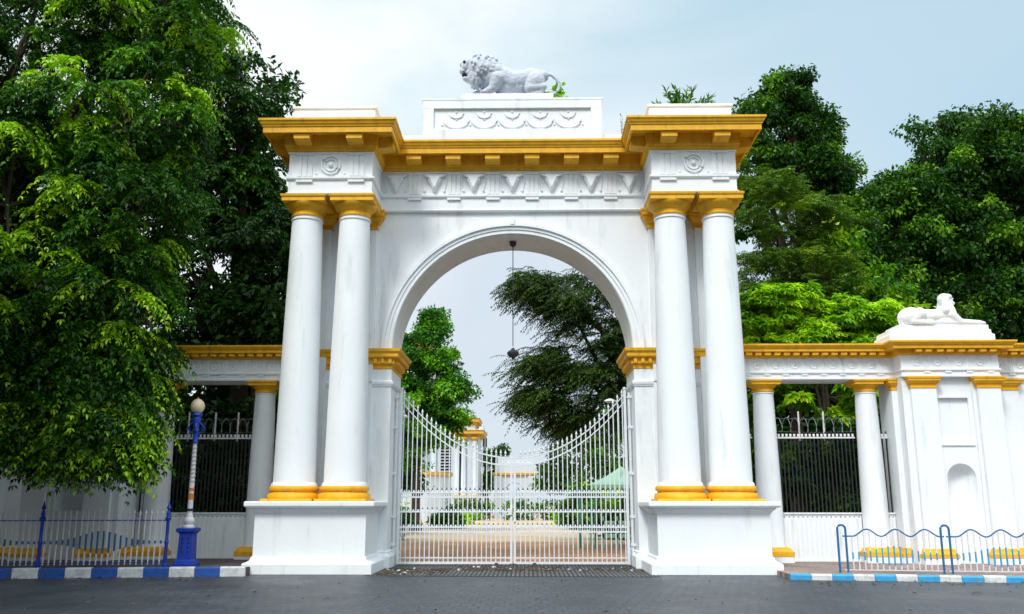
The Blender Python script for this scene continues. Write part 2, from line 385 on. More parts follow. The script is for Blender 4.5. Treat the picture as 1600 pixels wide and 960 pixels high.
for x in (-2.65, -1.59, -.53, .53, 1.59, 2.65): modillion(x, 1.8, 0)
for s in (-1, 1):
    for x in (3.98, 5.31): modillion(s*x, .35, 0)
    for y in (.75, 2.0, 3.1): modillion(s*5.72, y, s)
    modillion(s*3.57, .62, -s)
# frieze ornament
def triglyph(x, y, w=.36):
    b = MB(); n = 3; sw = w/n
    for k in range(n):
        x0 = x-w/2+k*sw+.012; x1 = x0+sw-.024
        b.prism([(x0, 9.77), (x1, 9.77), (x1, 10.33), (x0, 10.33)], y-.024, y+.01)
    b.box(x-w/2-.01, x+w/2+.01, y-.05, y+.01, 10.325, 10.37)
    b.box(x-w/2, x+w/2, y-.055, y+.01, 9.60, 9.652)
    b.build('triglyph', WHITE, ent)
for x in (-2.65, -1.59, -.53, .53, 1.59, 2.65): triglyph(x, 1.8)
def skull(x):
    b = MB(); y = 1.8
    P = [(-.30, 10.33), (.30, 10.33), (.27, 10.27), (.19, 10.25), (.18, 10.14), (.10, 10.0), (.05, 9.86), (0, 9.82), (-.05, 9.86), (-.10, 10.0), (-.18, 10.14), (-.19, 10.25), (-.27, 10.27)]
    n = len(P); cx, cz = 0, 10.12
    vs = [(x+p[0], y+.01, p[1]) for p in P]+[(x+p[0]*.95, y-.085, cz+(p[1]-cz)*.97) for p in P]+[(x+p[0]*.55, y-.14, cz+(p[1]-cz)*.6) for p in P]
    fs = [tuple(reversed(range(2*n, 3*n)))]
    for k in (0, n):
        for i in range(n): fs.append((i+k, i+k+n, (i+1) % n+k+n, (i+1) % n+k))
    b.add(vs, fs)
    for s in (-1, 1):
        b.ball((x+s*.10, y-.12, 10.16), .035, 8); b.ball((x+s*.27, y-.02, 9.86), .035, 8)
        b.tube([(x+s*.29, y-.05, 10.31), (x+s*.34, y-.03, 10.22), (x+s*.31, y-.02, 10.05), (x+s*.27, y-.02, 9.88)], .014, 5)
    b.build('skull_relief', WHITE, ent)
for k in range(-3, 4): skull(k*1.06 if abs(k) < 3 else k*1.055)
def torus(mb, cx, y, cz, R0, r, n=28, k=6, a0=0, a1=2*math.pi):
    mb.tube([(cx+R0*math.cos(a0+(a1-a0)*i/n), y, cz+R0*math.sin(a0+(a1-a0)*i/n)) for i in range(n+1)], r, k)
for s in (-1, 1):
    b = MB(); cx = s*4.645; y = .35
    torus(b, cx, y-.02, 10.06, .24, .028); torus(b, cx, y-.02, 10.06, .16, .018); b.ball((cx, y-.02, 10.06), .06, 10)
    for q in (-1, 1): b.ball((cx+q*.36, y, 9.83), .03, 8)
    b.build('patera_relief', WHITE, ent, smooth=True)
    for x in (3.98, 5.31): triglyph(s*x, .35, .42)
# attic
a = MB()
a.box(-3.0, 3.0, 1.45, 3.4, 11.0, 11.34); a.box(-2.42, 2.42, 1.3, 3.3, 11.0, 12.27)
att = a.build('attic', WHITE, G, bevel=.01)
a = MB(); a.sweep([(-2.42,1.3),(2.42,1.3),(2.42,3.3),(-2.42,3.3)], [(0, 12.20), (.02, 12.21), (.035, 12.27), (.045, 12.28), (.045, 12.33), (0, 12.335)], True, True)
a.build('attic_cap', WHITE, att)
a = MB(); y = 1.3
a.box(-2.42, 2.42, y-.07, y, 12.02, 12.2); a.box(-2.42, -2.12, y-.07, y, 11.0, 12.02); a.box(2.12, 2.42, y-.07, y, 11.0, 12.02); a.box(-2.12, 2.12, y-.07, y, 11.0, 11.42)
a.sweep([(2.12, y-.0), (2.12, y-.06)], [(0,0),(0,0)]) if False else None
a.build('panel_frame', WHITE, att, bevel=.008)
a = MB()
for k in range(-2, 3):
    x = k*.757
    a.tube([(x+.35*math.cos(t), y-.02, 11.74+.27*math.sin(t)) for t in [math.pi+math.pi*i/18 for i in range(19)]], [.012+.026*math.sin(math.pi*i/18) for i in range(19)], 6)
    a.tube([(x+.20*math.cos(t), y-.015, 11.93+.17*math.sin(t)) for t in [math.pi+math.pi*i/10 for i in range(11)]], [.010+.014*math.sin(math.pi*i/10) for i in range(11)], 5)
    a.ball((x+.3785, y-.01, 11.56), .032, 6); a.ball((x, y-.01, 11.93), .028, 6); a.ball((x, y-.01, 11.72), .026, 6)
    if k == -2: a.ball((x-.3785, y-.01, 11.56), .032, 6)
a.build('swag_relief', WHITE, att, smooth=True)
for s in (-1, 1):
    b = MB(); b.block(s*3.62, s*5.78, .75, 3.2, [(0, 11.0), (0, 11.80), (.04, 11.81), (.04, 11.87), (0, 11.88)]); b.build('corner_block', WHITE, G, bevel=.008)
# pedestals, columns, pilasters
for s in (-1, 1):
    p = MB(); p.block(s*3.37, s*5.97, 0, 1.95, [(.19, -.01), (.19, .21), (.17, .235), (.10, .26), (.05, .30), (.03, .36), (0, .38), (0, 1.34), (.03, 1.35), (.05, 1.40), (.10, 1.43), (.12, 1.47), (.19, 1.49), (.21, 1.52), (.21, 1.60), (.19, 1.62)])
    p.build('pedestal', WHITE, G, bevel=.006)
    for x in (4.06, 5.29):
        cx, cy = s*x, .80
        sh = []
        for i in range(25):
            t = i/24; r = .505+(.385-.505)*(t**1.35 if t > 0 else 0); sh.append((r, 2.0+6.72*t))
        sh = [(.55, 1.98), (.545, 2.03), (.515, 2.07)]+[(r, z+.07) for r, z in sh[:-1]]+[(.385, 8.66), (.41, 8.67), (.41, 8.70), (.385, 8.71), (.385, 8.78)]
        c = MB().lathe(cx, cy, sh, 48).build('column', WHITE, G, smooth=True)
        b = MB(); b.lathe(cx, cy, [(.55, 1.615), (.60, 1.62), (.625, 1.66), (.632, 1.71), (.625, 1.77), (.60, 1.81), (.56, 1.815), (.545, 1.835), (.545, 1.855), (.575, 1.865), (.60, 1.90), (.60, 1.94), (.58, 1.975), (.52, 1.985)], 48)
        b.box(cx-.63, cx+.63, cy-.64, cy+.64, 1.612, 1.68)
        b.build('column_base', GOLD, c, smooth=True)
        b = MB(); b.lathe(cx, cy, [(.38, 8.76), (.415, 8.765), (.42, 8.79), (.395, 8.81), (.40, 8.88), (.43, 8.90), (.44, 8.93), (.47, 8.955), (.52, 9.01), (.55, 9.06), (.555, 9.09), (.50, 9.10)], 48)
        b.block(cx-.55, cx+.55, cy-.55, cy+.55, [(-.02, 9.085), (0, 9.09), (0, 9.18), (.015, 9.19), (.03, 9.215), (.03, 9.262), (0, 9.267)])
        b.build('capital', GOLD, c, smooth=True)
        b = MB(); b.box(s*(x-.42), s*(x+.42), 1.74, 1.872, 1.62, 8.78); pl = b.build('pilaster', WHITE, G, bevel=.008)
        b = MB(); b.block(s*(x-.42), s*(x+.42), 1.74, 1.9, [(.0, 8.76), (.03, 8.765), (.03, 8.80), (.01, 8.82), (.02, 8.9), (.08, 8.94), (.14, 9.03), (.15, 9.09), (.19, 9.10), (.19, 9.2), (.21, 9.21), (.21, 9.262)])
        b.build('pilaster_capital', GOLD, pl)
    # arch pier: jamb pilaster, mouldings, impost
    jp = [(-3.66, 1.80), (-3.15, 1.80), (-3.15, 3.57), (-3.66, 3.57)]
    b = MB(); b.sweep(jp, [(0.10, 0), (.10, .28), (.08, .30), (.04, .36), (.05, .39), (.0, .42), (0, 4.98)], True, True)
    b.sweep(jp, [(0, 4.53), (.03, 4.54), (.03, 4.57), (.05, 4.58), (.06, 4.62), (.06, 4.66), (.03, 4.68), (0, 4.70)], True)
    b.build('arch_pier', WHITE, G, sgn=-s if s > 0 else 1)
    ip = [(0, 4.98), (.02, 5.0), (.02, 5.10), (.08, 5.12), (.08, 5.26), (.17, 5.27), (.19, 5.30), (.19, 5.38), (.24, 5.43), (.25, 5.50), (0, 5.502)]
    b = MB(); b.sweep(jp, ip, True, True)
    for k in range(3): b.box(-3.60+k*.19, -3.52+k*.19, 1.66, 1.80, 5.13, 5.255)
    for k in range(8): b.box(-3.15, -3.01, 1.86+k*.21, 1.94+k*.21, 5.13, 5.255)
    b.build('impost', GOLD, G, sgn=-1 if s > 0 else 1)
    b = MB(); b.sweep([(-5.74, 1.9), (-5.74, 1.868), (-3.66, 1.868)], [(0, 4.98), (.02, 5.0), (.02, 5.12), (.08, 5.13), (.08, 5.28), (.14, 5.30), (.14, 5.40), (.17, 5.44), (.17, 5.50), (0, 5.505)])
    b.build('string_course', GOLD, G, sgn=-1 if s > 0 else 1)
    b = MB(); b.sweep([(-5.74, 1.9), (-5.74, 1.868), (-3.66, 1.868)], [(0, 4.53), (.03, 4.54), (.05, 4.60), (.05, 4.66), (0, 4.69)])
    b.build('lower_string_course', WHITE, G, sgn=-1 if s > 0 else 1)

# ------------------------------------------------------------------ gate leaves
def ztop(x): return 2.74+1.72*(abs(x)/3.0)**2.1
def make_leaf(s):
    g = empty('iron_gate_leaf', (s*3.0, 2.6, 0), 'left leaf of the white iron gate, spears rising toward its hinge' if s < 0 else 'right leaf of the white iron gate, standing beside the green tent', 'gate', 'closed pair of white iron gate leaves')
    y = 2.6
    MB().box(s*.015, s*.075, y-.03, y+.03, .06, 2.80).build('meeting_stile', GATEP, g)
    b = MB().box(s*2.94, s*3.01, y-.035, y+.035, .04, 4.52); b.ball((s*2.975, y, 4.56), .05, 8); b.build('hinge_stile', GATEP, g)
    def railx(z, h, nm='rail'):
        return MB().box(s*.075, s*2.94, y-.018, y+.018, z-h/2, z+h/2)
    for z, h in ((.075, .06), (.20, .03)): railx(z, h).build('bottom_rail', GATEP, g)
    step = .123
    def pair(z1, z2, sp):
        b = railx(z1, .04)
        if z2: b.box(s*.075, s*2.94, y-.018, y+.018, z2-.02, z2+.02)
        for k in range(23):
            x = s*(.137+step*(k+.0))
            if z2: b.tube([(x, y, z2), (x, y, z1)], .012, 4)
            b.add([(x-.012, y-.01, z1), (x+.012, y-.01, z1), (x+.012, y+.01, z1), (x-.012, y+.01, z1), (x-.02, y, z1+.06), (x+.02, y, z1+.06), (x, y, z1+sp)], [(0,1,5,4),(4,5,6),(1,2,3,0),(2,3,4,5),(5,4,6)])
        return b
    pair(1.85, 1.73, .14).build('mid_rail', GATEP, g)
    pair(1.36, None, .12).build('lock_rail', GATEP, g)
    pair(.97, .85, .12).build('lower_rail', GATEP, g)
    for off in (0, -.20):
        xs = [.045+2.9*i/30 for i in range(31)]
        vs = []; fs = []
        for x in xs:
            z = ztop(x)+off; vs += [(s*x, y-.02, z-.018), (s*x, y+.02, z-.018), (s*x, y+.02, z+.02), (s*x, y-.02, z+.02)]
        for i in range(30):
            k = i*4
            for q in range(4): fs.append((k+q, k+(q+1) % 4, k+4+(q+1) % 4, k+4+q))
        MB().add(vs, fs).build('curved_rail', GATEP, g)
    for k in range(23):
        x = s*(.075+.123*(k+1)-.0); z = ztop(x)+.03
        b = MB(); h = .0128
        b.box(x-h, x+h, y-h, y+h, .05, z)
        b.lathe(x, y, [(.022, z), (.028, z+.015), (.014, z+.03), (.018, z+.05), (.03, z+.085), (.017, z+.13), (.002, z+.175)], 6)
        if k % 1 == 0: b.ball((x, y, z-.13), .022, 6)
        b.build('bar', GATEP, g)
    b = MB(); b.box(s*.02, s*.13, y-.07, y-.03, 1.28, 1.44) if s < 0 else b.box(s*.005, s*.09, y-.06, y-.03, 1.10, 1.16)
    b.build('latch', GATEP, g)
    # hinge post fixed on the jamb
    return g
for s in (-1, 1): make_leaf(s)
for s in (-1, 1):
    h = empty('hinge_post', (s*3.09, 2.6, 0), ('left' if s < 0 else 'right')+' slim white hinge post set against the arch jamb', 'post', 'hinge posts of the iron gate')
    MB().tube([(s*3.08, 2.52, 0), (s*3.08, 2.52, 4.45)], .035, 8).build('post', GATEP, h)
    for z in (.5, 1.2, 2.3, 3.5, 4.3):
        MB().box(s*3.03, s*3.15, 2.47, 2.62, z, z+.07).build('hinge_bracket', GATEP, h)
for x, l in ((-.42, 'small dark floor stop before the left gate leaf'), (.55, 'small dark floor stop before the right gate leaf')):
    b = MB(); b.add([(x-.11, 2.3, 0), (x+.11, 2.3, 0), (x+.11, 2.5, 0), (x-.11, 2.5, 0), (x-.03, 2.38, .09), (x+.03, 2.38, .09), (x+.02, 2.46, .09), (x-.02, 2.46, .09)], [(0,1,5,4),(1,2,6,5),(2,3,7,6),(3,0,4,7),(4,5,6,7)])
    tag(b.build('gate_stop', RUBBER), l, 'gate stop', 'floor stops of the gate')

# hanging lantern
h = empty('hanging_lantern', (0, 2.6, 5.45), 'small dark lantern hanging on a long cord in the archway', 'lantern')
MB().tube([(0, 2.6, 5.72), (0, 2.6, 8.64)], .012, 5).build('cord', DARKI, h)
MB().lathe(0, 2.6, [(.02, 8.5), (.09, 8.56), (.10, 8.64)], 12).build('ceiling_rose', DARKI, h)
MB().lathe(0, 2.6, [(.02, 5.68), (.04, 5.66), (.07, 5.61), (.13, 5.59), (.13, 5.577)], 16).build('lantern_cap', DARKI, h, smooth=True)
MB().lathe(0, 2.6, [(.13, 5.575), (.16, 5.55), (.155, 5.49), (.10, 5.43), (.04, 5.41), (.03, 5.36)], 16).build('lantern_bowl', DARKI, h, smooth=True)

# ------------------------------------------------------------------ wing walls
def make_wing(s):
    W = empty('colonnade_wall', (s*10, 3, 0), 'white colonnade wall left of the gateway, half hidden under the leafy tree' if s < 0 else 'white colonnade wall right of the gateway carrying the sphinx', 'colonnade', 'colonnade walls flanking the gateway')
    z0 = .1 if s > 0 else .165
    def B(mb, n, m_, p=None, **k): return mb.build(n, m_, p or W, sgn=s, **k)
    P = [(5.73, 2.45), (10.1, 2.45), (10.1, 1.95), (12.62, 1.95), (12.62, 2.45), (22, 2.45)]
    m = MB(); m.box(5.73, 22, 2.45, 3.35, 4.78, 5.60); m.box(10.1, 12.62, 1.95, 2.45, 4.78, 5.60)
    fr = B(m, 'frieze', WHITE)
    m = MB(); m.sweep(P, [(0, 4.93), (.03, 4.935), (.04, 4.95), (.04, 4.985), (0, 5.0)])
    m.sweep(P, [(0, 4.782), (.015, 4.783), (.015, 4.83), (0, 4.84)])
    x = 6.0
    xs = []
    while x < 10.0: xs.append((x, 2.45)); x += .5
    xs += [(10.5, 1.95), (11.05, 1.95), (11.6, 1.95), (12.15, 1.95)]
    x = 12.95
    while x < 21: xs.append((x, 2.45)); x += .5
    for x, y in xs:
        torus(m, x, y-.005, 5.17, .095, .016, 14, 5); m.ball((x, y-.005, 5.17), .03, 6)
        m.box(x+.17, x+.33, y-.025, y+.005, 4.885, 4.935)
        for q in (.20, .25, .30): m.box(x+q-.012, x+q+.012, y-.02, y+.005, 5.0, 5.33)
    B(m, 'frieze_relief', WHITE, fr)
    m = MB(); m.sweep(P, [(0,5.35),(.04,5.355),(.06,5.39),(.07,5.50),(.25,5.505),(.25,5.49),(.28,5.49),(.28,5.565),(.31,5.58),(.34,5.62),(.36,5.64),(.36,5.685),(0,5.70)])
    for x, y in xs:
        m.box(x+.17, x+.33, y-.24, y-.065, 5.405, 5.502); m.box(x-.08, x+.08, y-.24, y-.065, 5.405, 5.502) 
    m.box(5.73, 22, 2.46, 3.5, 5.60, 5.70); m.box(10.11, 12.61, 1.96, 2.46, 5.601, 5.701)
    B(m, 'cornice', GOLD)
    for cx in (6.70, 9.42):
        cy = 2.78
        c = B(MB().lathe(cx, cy, [(.335, z0), (.335, .5), (.325, .52), (.325, 1.6), (.31, 2.6), (.285, 3.7), (.265, 4.42), (.285, 4.43), (.285, 4.46), (.265, 4.47), (.265, 4.5)], 32), 'column', WHITE, smooth=True)
        b = MB().lathe(cx, cy, [(.27, 4.47), (.30, 4.48), (.30, 4.51), (.275, 4.53), (.28, 4.57), (.31, 4.59), (.36, 4.64), (.365, 4.66)], 32)
        b.block(cx-.38, cx+.38, cy-.38, cy+.38, [(0, 4.655), (0, 4.71), (.02, 4.72), (.03, 4.74), (.03, 4.778)]); B(b, 'capital', GOLD, c, smooth=True)
        b = MB().block(cx-.42, cx+.42, cy-.42, cy+.42, [(.03, .25), (.03, .36), (0, .37), (-.02, .42), (-.05, .46), (-.09, .475)]); B(b, 'column_base', GOLD, c, smooth=True)
        B(MB().block(cx-.44, cx+.44, cy-.44, cy+.44, [(0, z0-.02), (0, .249)]), 'plinth', WHITE, c)
    # pier
    m = MB(); m.box(9.98, 10.3, 2.5, 3.3, z0-.1, 4.78); m.box(12.4, 22, 2.55, 3.3, z0-.1, 4.779)
    m.box(10.1, 10.98, 2.02, 2.9, z0-.1, 4.779); m.box(11.90, 12.62, 2.02, 2.9, z0-.1, 4.779)
    # middle bay with niche
    y = 2.10; cx = 11.44; r = .37; zs = 2.20; n = 16
    m.box(10.98, cx-r, y, 2.9, z0, 2.7); m.box(cx+r, 11.90, y, 2.9, z0, 2.7); m.box(cx-r, cx+r, y, 2.9, z0, 1.38)
    ar = [(cx+r*math.cos(math.pi*i/n), zs+r*math.sin(math.pi*i/n)) for i in range(n+1)]
    m.prism([(cx-r, 2.7)]+[(cx+r, 2.7)]+ar, y, y+.02)
    vs = []; fs = []
    for i in range(n+1):
        a_ = math.pi*i/n; vs += [(cx+r*math.cos(a_), y+.001+.3*math.sin(a_), 1.38), (cx+r*math.cos(a_), y+.001+.3*math.sin(a_), zs)]
    for i in range(n): fs.append((2*i, 2*i+2, 2*i+3, 2*i+1))
    for j in range(7):
        ph = math.pi/2*j/6
        for i in range(n+1):
            a_ = math.pi*i/n; vs.append((cx+r*math.cos(a_)*1, y+.001+.3*math.sin(a_)*math.cos(ph), zs+r*math.sin(a_)*0+0)) if False else vs.append((cx+r*math.cos(a_), y+.001+.3*math.sin(a_)*math.sin(math.pi/2-ph), zs+r*math.sin(a_)*math.sin(ph)))
    k0 = 2*(n+1)
    for j in range(6):
        for i in range(n): a_ = k0+j*(n+1)+i; fs.append((a_, a_+1, a_+n+2, a_+n+1))
    m.add(vs, fs)
    m.box(10.98, 11.90, y, 2.9, 2.7, 3.08); m.box(10.98, 11.90, y, 2.9, 4.24, 4.779)
    m.box(10.98, 11.02, y, 2.9, 3.08, 4.24); m.box(11.80, 11.90, y, 2.9, 3.08, 4.24); m.box(11.02, 11.80, y+.07, 2.9, 3.08, 4.24)
    m.box(11.0, 11.86, y-.035, y, 3.02, 3.07); m.box(11.04, 11.78, y-.03, y+.01, 4.245, 4.29)
    B(m, 'pier', WHITE)
    def cap_base(x0, x1, yf):
        pl = MB().box(x0, x1, yf, yf+.14, z0, 4.6); pl = B(pl, 'pilaster', WHITE, bevel=.006)
        b = MB().block(x0, x1, yf, yf+.15, [(0, 4.48), (.02, 4.485), (.02, 4.52), (.0, 4.53), (.01, 4.58), (.05, 4.61), (.08, 4.66), (.09, 4.665), (.09, 4.72), (.11, 4.73), (.11, 4.777)]); B(b, 'pilaster_capital', GOLD, pl)
        b = MB().block(x0, x1, yf, yf+.15, [(.12, .25), (.12, .34), (.09, .35), (.06, .42), (.05, .46), (.0, .475)]); B(b, 'pilaster_base', GOLD, pl); B(MB().block(x0, x1, yf, yf+.15, [(.11, z0-.02), (.11, .249)]), 'plinth', WHITE, pl)
    cap_base(10.28, 10.93, 1.90); cap_base(11.98, 12.58, 1.90); cap_base(9.96, 10.14, 2.36); cap_base(12.8, 13.3, 2.42)
    cap_base(15.2, 15.8, 2.42)
    # fence panels between the columns
    def panel(x0, x1, lab):
        F = empty('iron_fence', (s*(x0+x1)/2, 2.85, z0), lab, 'fence', 'iron fences between the colonnade columns')
        def BB(mb, n_, m_, **k): return mb.build(n_, m_, F, sgn=s, **k)
        b = MB(); nfl = max(2, int((x1-x0)/.115)); st = (x1-x0)/nfl
        b.box(x0, x1, 2.86, 2.92, z0, 1.30)
        for k in range(nfl):
            xa = x0+k*st; b.prism([(xa+.02, z0+.06), (xa+st-.02, z0+.06), (xa+st-.02, 1.18), (xa+.02, 1.18)], 2.83, 2.862)
            b.box(xa+st*.35, xa+st*.65, 2.853, 2.858, 1.215, 1.235, 1)
        b.box(x0, x1, 2.82, 2.94, 1.30, 1.335); b.box(x0, x1, 2.82, 2.861, z0, z0+.06)
        BB(b, 'fluted_panel', [WHITE, DARKI])
        b = MB().box(x0, x1, 2.87, 2.91, 3.26, 3.30); BB(b, 'top_rail', POLEW)
        n_ = max(2, round((x1-x0)/.105)); st = (x1-x0)/n_
        for k in range(n_):
            xx = x0+(k+.5)*st; b = MB(); b.box(xx-.016, xx+.016, 2.875, 2.905, 1.335, 3.25, 0)
            b.add([(xx-.024, 2.88, 3.31), (xx+.024, 2.88, 3.31), (xx+.024, 2.90, 3.31), (xx-.024, 2.90, 3.31), (xx-.03, 2.89, 3.38), (xx+.03, 2.89, 3.38), (xx, 2.89, 3.46)], [(0,1,5,4),(4,5,6),(2,3,4,5),(5,4,6)], 1)
            BB(b, 'bar', [BLACK, POLEW])
        if x1-x0 > 1:
            for q in ((.30, .62) if s > 0 else (.2, .5, .85)):
                xx = x0+(x1-x0)*q; BB(MB().box(xx-.018, xx+.018, 2.92, 2.95, 3.2, 3.98), 'wire_post', POLEW)
            pts = []; turns = 9
            for i in range(turns*14+1):
                a_ = 2*math.pi*i/14; pts.append((x0+(x1-x0)*i/(turns*14), 2.95+.16*math.cos(a_), 3.62+.2*math.sin(a_)))
            b = MB().tube(pts, .007, 4); 
            for zz in (3.45, 3.8): b.tube([(x0, 2.94, zz), ((x0+x1)/2, 2.94, zz-.03), (x1, 2.94, zz)], .005, 4)
            BB(b, 'razor_wire', WIRE)
    side = 'left of' if s < 0 else 'right of'
    panel(7.03, 9.09, 'dark bars over white fluted panel '+side+' the gateway'+(', behind the lamp post' if s < 0 else ', under curling razor wire'))
    panel(9.76, 9.97, 'narrow strip of iron bars between column and solid pier '+side+' the gateway')
    panel(5.76, 6.37, 'short iron bars tucked between the gateway and its first small column on the '+('left' if s < 0 else 'right'))
for s in (-1, 1): make_wing(s)

# ------------------------------------------------------------------ sculpted statues
class Clay:
    def __init__(s): s.b = MB()
    def cap(s, p, q, r0, r1, sy=1.):
        p, q = Vector(p), Vector(q); n = max(2, int((q-p).length/(.35*min(r0, r1)+.01)))
        for i in range(n+1):
            t = i/n; c = p.lerp(q, t); r = r0+(r1-r0)*t; s.b.ball(c, r, 14, 0, (r, r*sy, r))
    def ell(s, c, rx, ry, rz, ang=0):
        k = len(s.b.v); s.b.ball((0, 0, 0), 1, 18, 0, (rx, ry, rz)); ca, sa = math.cos(ang), math.sin(ang)
        for i in range(k, len(s.b.v)):
            x, y, z = s.b.v[i]; s.b.v[i] = (c[0]+x*ca-z*sa, c[1]+y, c[2]+x*sa+z*ca)
    def build(s, name, m, parent, voxel=.022, smooth=4, noise=0, nscale=.08):
        o = s.b.build(name, m, parent)
        r = o.modifiers.new('remesh', 'REMESH'); r.mode = 'VOXEL'; r.voxel_size = voxel; r.use_smooth_shade = True
        f = o.modifiers.new('smooth', 'SMOOTH'); f.iterations = smooth; f.factor = .5
        if noise:
            t = bpy.data.textures.new(name+'_tex', 'CLOUDS'); t.noise_scale = nscale; t.noise_depth = 2
            d = o.modifiers.new('displace', 'DISPLACE'); d.texture = t; d.strength = noise; d.mid_level = .5
        return o
LY = 1.66; LZ = .165
def lz(zx, zy, dy=0): return ((zx/6.4+690-800)*.0180, LY+dy, 12.335+LZ+(545-zy)*.00290)
S = .00277
Li = empty('lion_statue', (0, LY, 12.335), 'white stone lion striding over the central attic, mouth open', 'statue')
b = MB().box(-1.40, 1.12, LY-.33, LY+.36, 12.336, 12.335+LZ); b.build('statue_base', WHITE, Li, bevel=.01)
c = Clay()
c.cap(lz(520, 320), lz(700, 380), .40, .34, .8); c.cap(lz(700, 380), lz(900, 345), .33, .27, .85)
c.ell(lz(900, 350), .36, .30, .30, -.3); c.cap(lz(880, 300), lz(1010, 320), .18, .15, 1.2)
c.cap(lz(610, 440), lz(780, 430), .24, .22, .9)
for dy in (-.2, .2):     # hind legs
    c.cap(lz(930, 400, dy), lz(880, 480, dy*1.2), .27, .17, .7); c.cap(lz(880, 485, dy*1.25), lz(1010, 470, dy*1.25), .13, .10)
    c.cap(lz(1010, 470, dy*1.25), lz(985, 528, dy*1.25), .085, .06); c.cap(lz(985, 530, dy*1.25), lz(900, 532, dy*1.25), .06, .065)
# near foreleg folded, far foreleg stretched forward
c.cap(lz(560, 380, -.24), lz(520, 470, -.26), .20, .13); c.cap(lz(520, 480, -.26), lz(450, 515, -.26), .12, .095); c.ell(lz(435, 520, -.26), .14, .10, .06)
c.cap(lz(500, 390, .16), lz(420, 450, .16), .17, .11); c.cap(lz(420, 450, .16), lz(320, 475, .16), .10, .07); c.cap(lz(320, 478, .16), lz(265, 508, .16), .07, .075); c.ell(lz(255, 515, .16), .10, .09, .055)
# rocks below paws and belly support
for x_, z_ in ((300, 535), (460, 535), (620, 530), (720, 528), (560, 535)): c.ell(lz(x_, z_, .05), .22, .2, .07)
tl = [lz(1030, 290), lz(1090, 305), lz(1140, 350), lz(1168, 410), lz(1150, 465), lz(1105, 500)]
for p, q in zip(tl[:-1], tl[1:]): c.cap(p, q, .05, .045)
c.ell(lz(1100, 505), .10, .07, .055)
c.build('body', STATUE, Li, .018, 2, .02, .10)
c = Clay()           # mane and head as one carved mass
c.ell(lz(400, 245), .42, .36, .42); c.ell(lz(470, 260), .38, .36, .36); c.ell(lz(350, 330), .27, .28, .26); c.ell(lz(540, 290), .28, .34, .26)
c.ell(lz(290, 190), .22, .22, .21); c.ell(lz(245, 225), .15, .17, .15)
for i in range(520):
    a_ = random.uniform(0, 2*math.pi); t = random.uniform(-1, 1); e_ = math.sqrt(1-t*t)
    cxx, czz, rr = random.choice([(400, 245, .42), (470, 260, .38), (350, 335, .27), (540, 290, .28)])
    p = Vector(lz(cxx, czz)); d = Vector((e_*math.cos(a_), t*.86, e_*math.sin(a_)))
    q = p+d*rr*1.02
    if q.x < lz(300, 0)[0]: continue
    c.b.ball(q, .05, 8, 0, (.042, .05, .06))
# face
c.cap(lz(262, 150), lz(205, 195), .11, .07, 1.3)              # brow
c.cap(lz(240, 215), lz(205, 255), .085, .075, 1.5)            # nose bridge / muzzle
c.ell(lz(215, 268), .10, .13, .075); c.ell(lz(250, 345), .12, .12, .07, -.3); c.cap(lz(262, 350), lz(330, 385), .09, .09)
c.ell(lz(290, 290), .15, .19, .12)
for dy in (-.2, .2): c.ell(lz(335, 145, dy), .07, .05, .08)
c.build('head', STATUE, Li, .014, 0)
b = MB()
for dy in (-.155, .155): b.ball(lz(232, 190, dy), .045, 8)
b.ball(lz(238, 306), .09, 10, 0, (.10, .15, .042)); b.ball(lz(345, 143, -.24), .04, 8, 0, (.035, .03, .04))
b.build('painted_hollows', mat('hollow_shade_paint', (.03, .03, .035), .9), Li)  # dark balls paint the shade of the eyes, mouth and ear

# sphinx on the right pier
def sz_(zx, zy, dy=0): return (9.98+(zx-60)*.00335, 2.22+dy, 5.78+(424-zy)*.00352)
Sx = empty('sphinx_statue', (11.2, 2.35, 5.70), 'white reclining sphinx facing right above the pier', 'statue')
b = MB(); b.block(9.84, 12.58, 1.88, 2.95, [(0, 5.702), (0, 5.88), (-.03, 5.90), (-.05, 5.905), (-.06, 6.02), (-.09, 6.03)]); b.block(10.12, 12.50, 2.0, 2.8, [(0, 6.02), (0, 6.15), (-.02, 6.16)])
b.build('plinth', SPHW, Sx, bevel=.01)
c = Clay()
c.ell(sz_(235, 245), .33, .30, .26, .2); c.cap(sz_(250, 235), sz_(430, 235), .19, .17, 1.1); c.cap(sz_(430, 235), sz_(545, 225), .18, .19)
c.cap(sz_(180, 265), sz_(180, 290), .14, .12)
for dy in (-.2, .2):
    c.cap(sz_(290, 230, dy), sz_(230, 280, dy), .17, .11, .8); c.cap(sz_(230, 292, dy*1.1), sz_(380, 300, dy*1.1), .08, .06)
    c.cap(sz_(545, 235, dy*.8), sz_(600, 285, dy*.8), .12, .09); c.cap(sz_(600, 290, dy*.8), sz_(760, 300, dy*.8), .085, .07); c.ell(sz_(775, 303, dy*.8), .10, .075, .055)
c.cap(sz_(530, 205), sz_(535, 140), .20, .13); c.cap(sz_(535, 200), sz_(580, 275), .20, .13, 1.2); c.cap(sz_(300, 290), sz_(560, 290), .12, .14, 1.5); c.cap(sz_(570, 298), sz_(770, 310), .10, .07, 2.2)
c.ell(sz_(390, 245), .34, .25, .19)
c.build('body', SPHW, Sx, .02, 4)
c = Clay()
c.ell(sz_(535, 122), .14, .12, .17); c.ell(sz_(556, 135), .10, .10, .15)
c.cap(sz_(578, 118), sz_(592, 140), .022, .032); c.ell(sz_(572, 170), .05, .06, .035); c.ell(sz_(582, 154), .03, .045, .015); c.ell(sz_(578, 106), .04, .09, .025)
c.build('head', SPHW, Sx, .012, 2)
c = Clay(); c.ell(sz_(515, 106), .16, .17, .15); c.ell(sz_(535, 92), .15, .16, .09); 
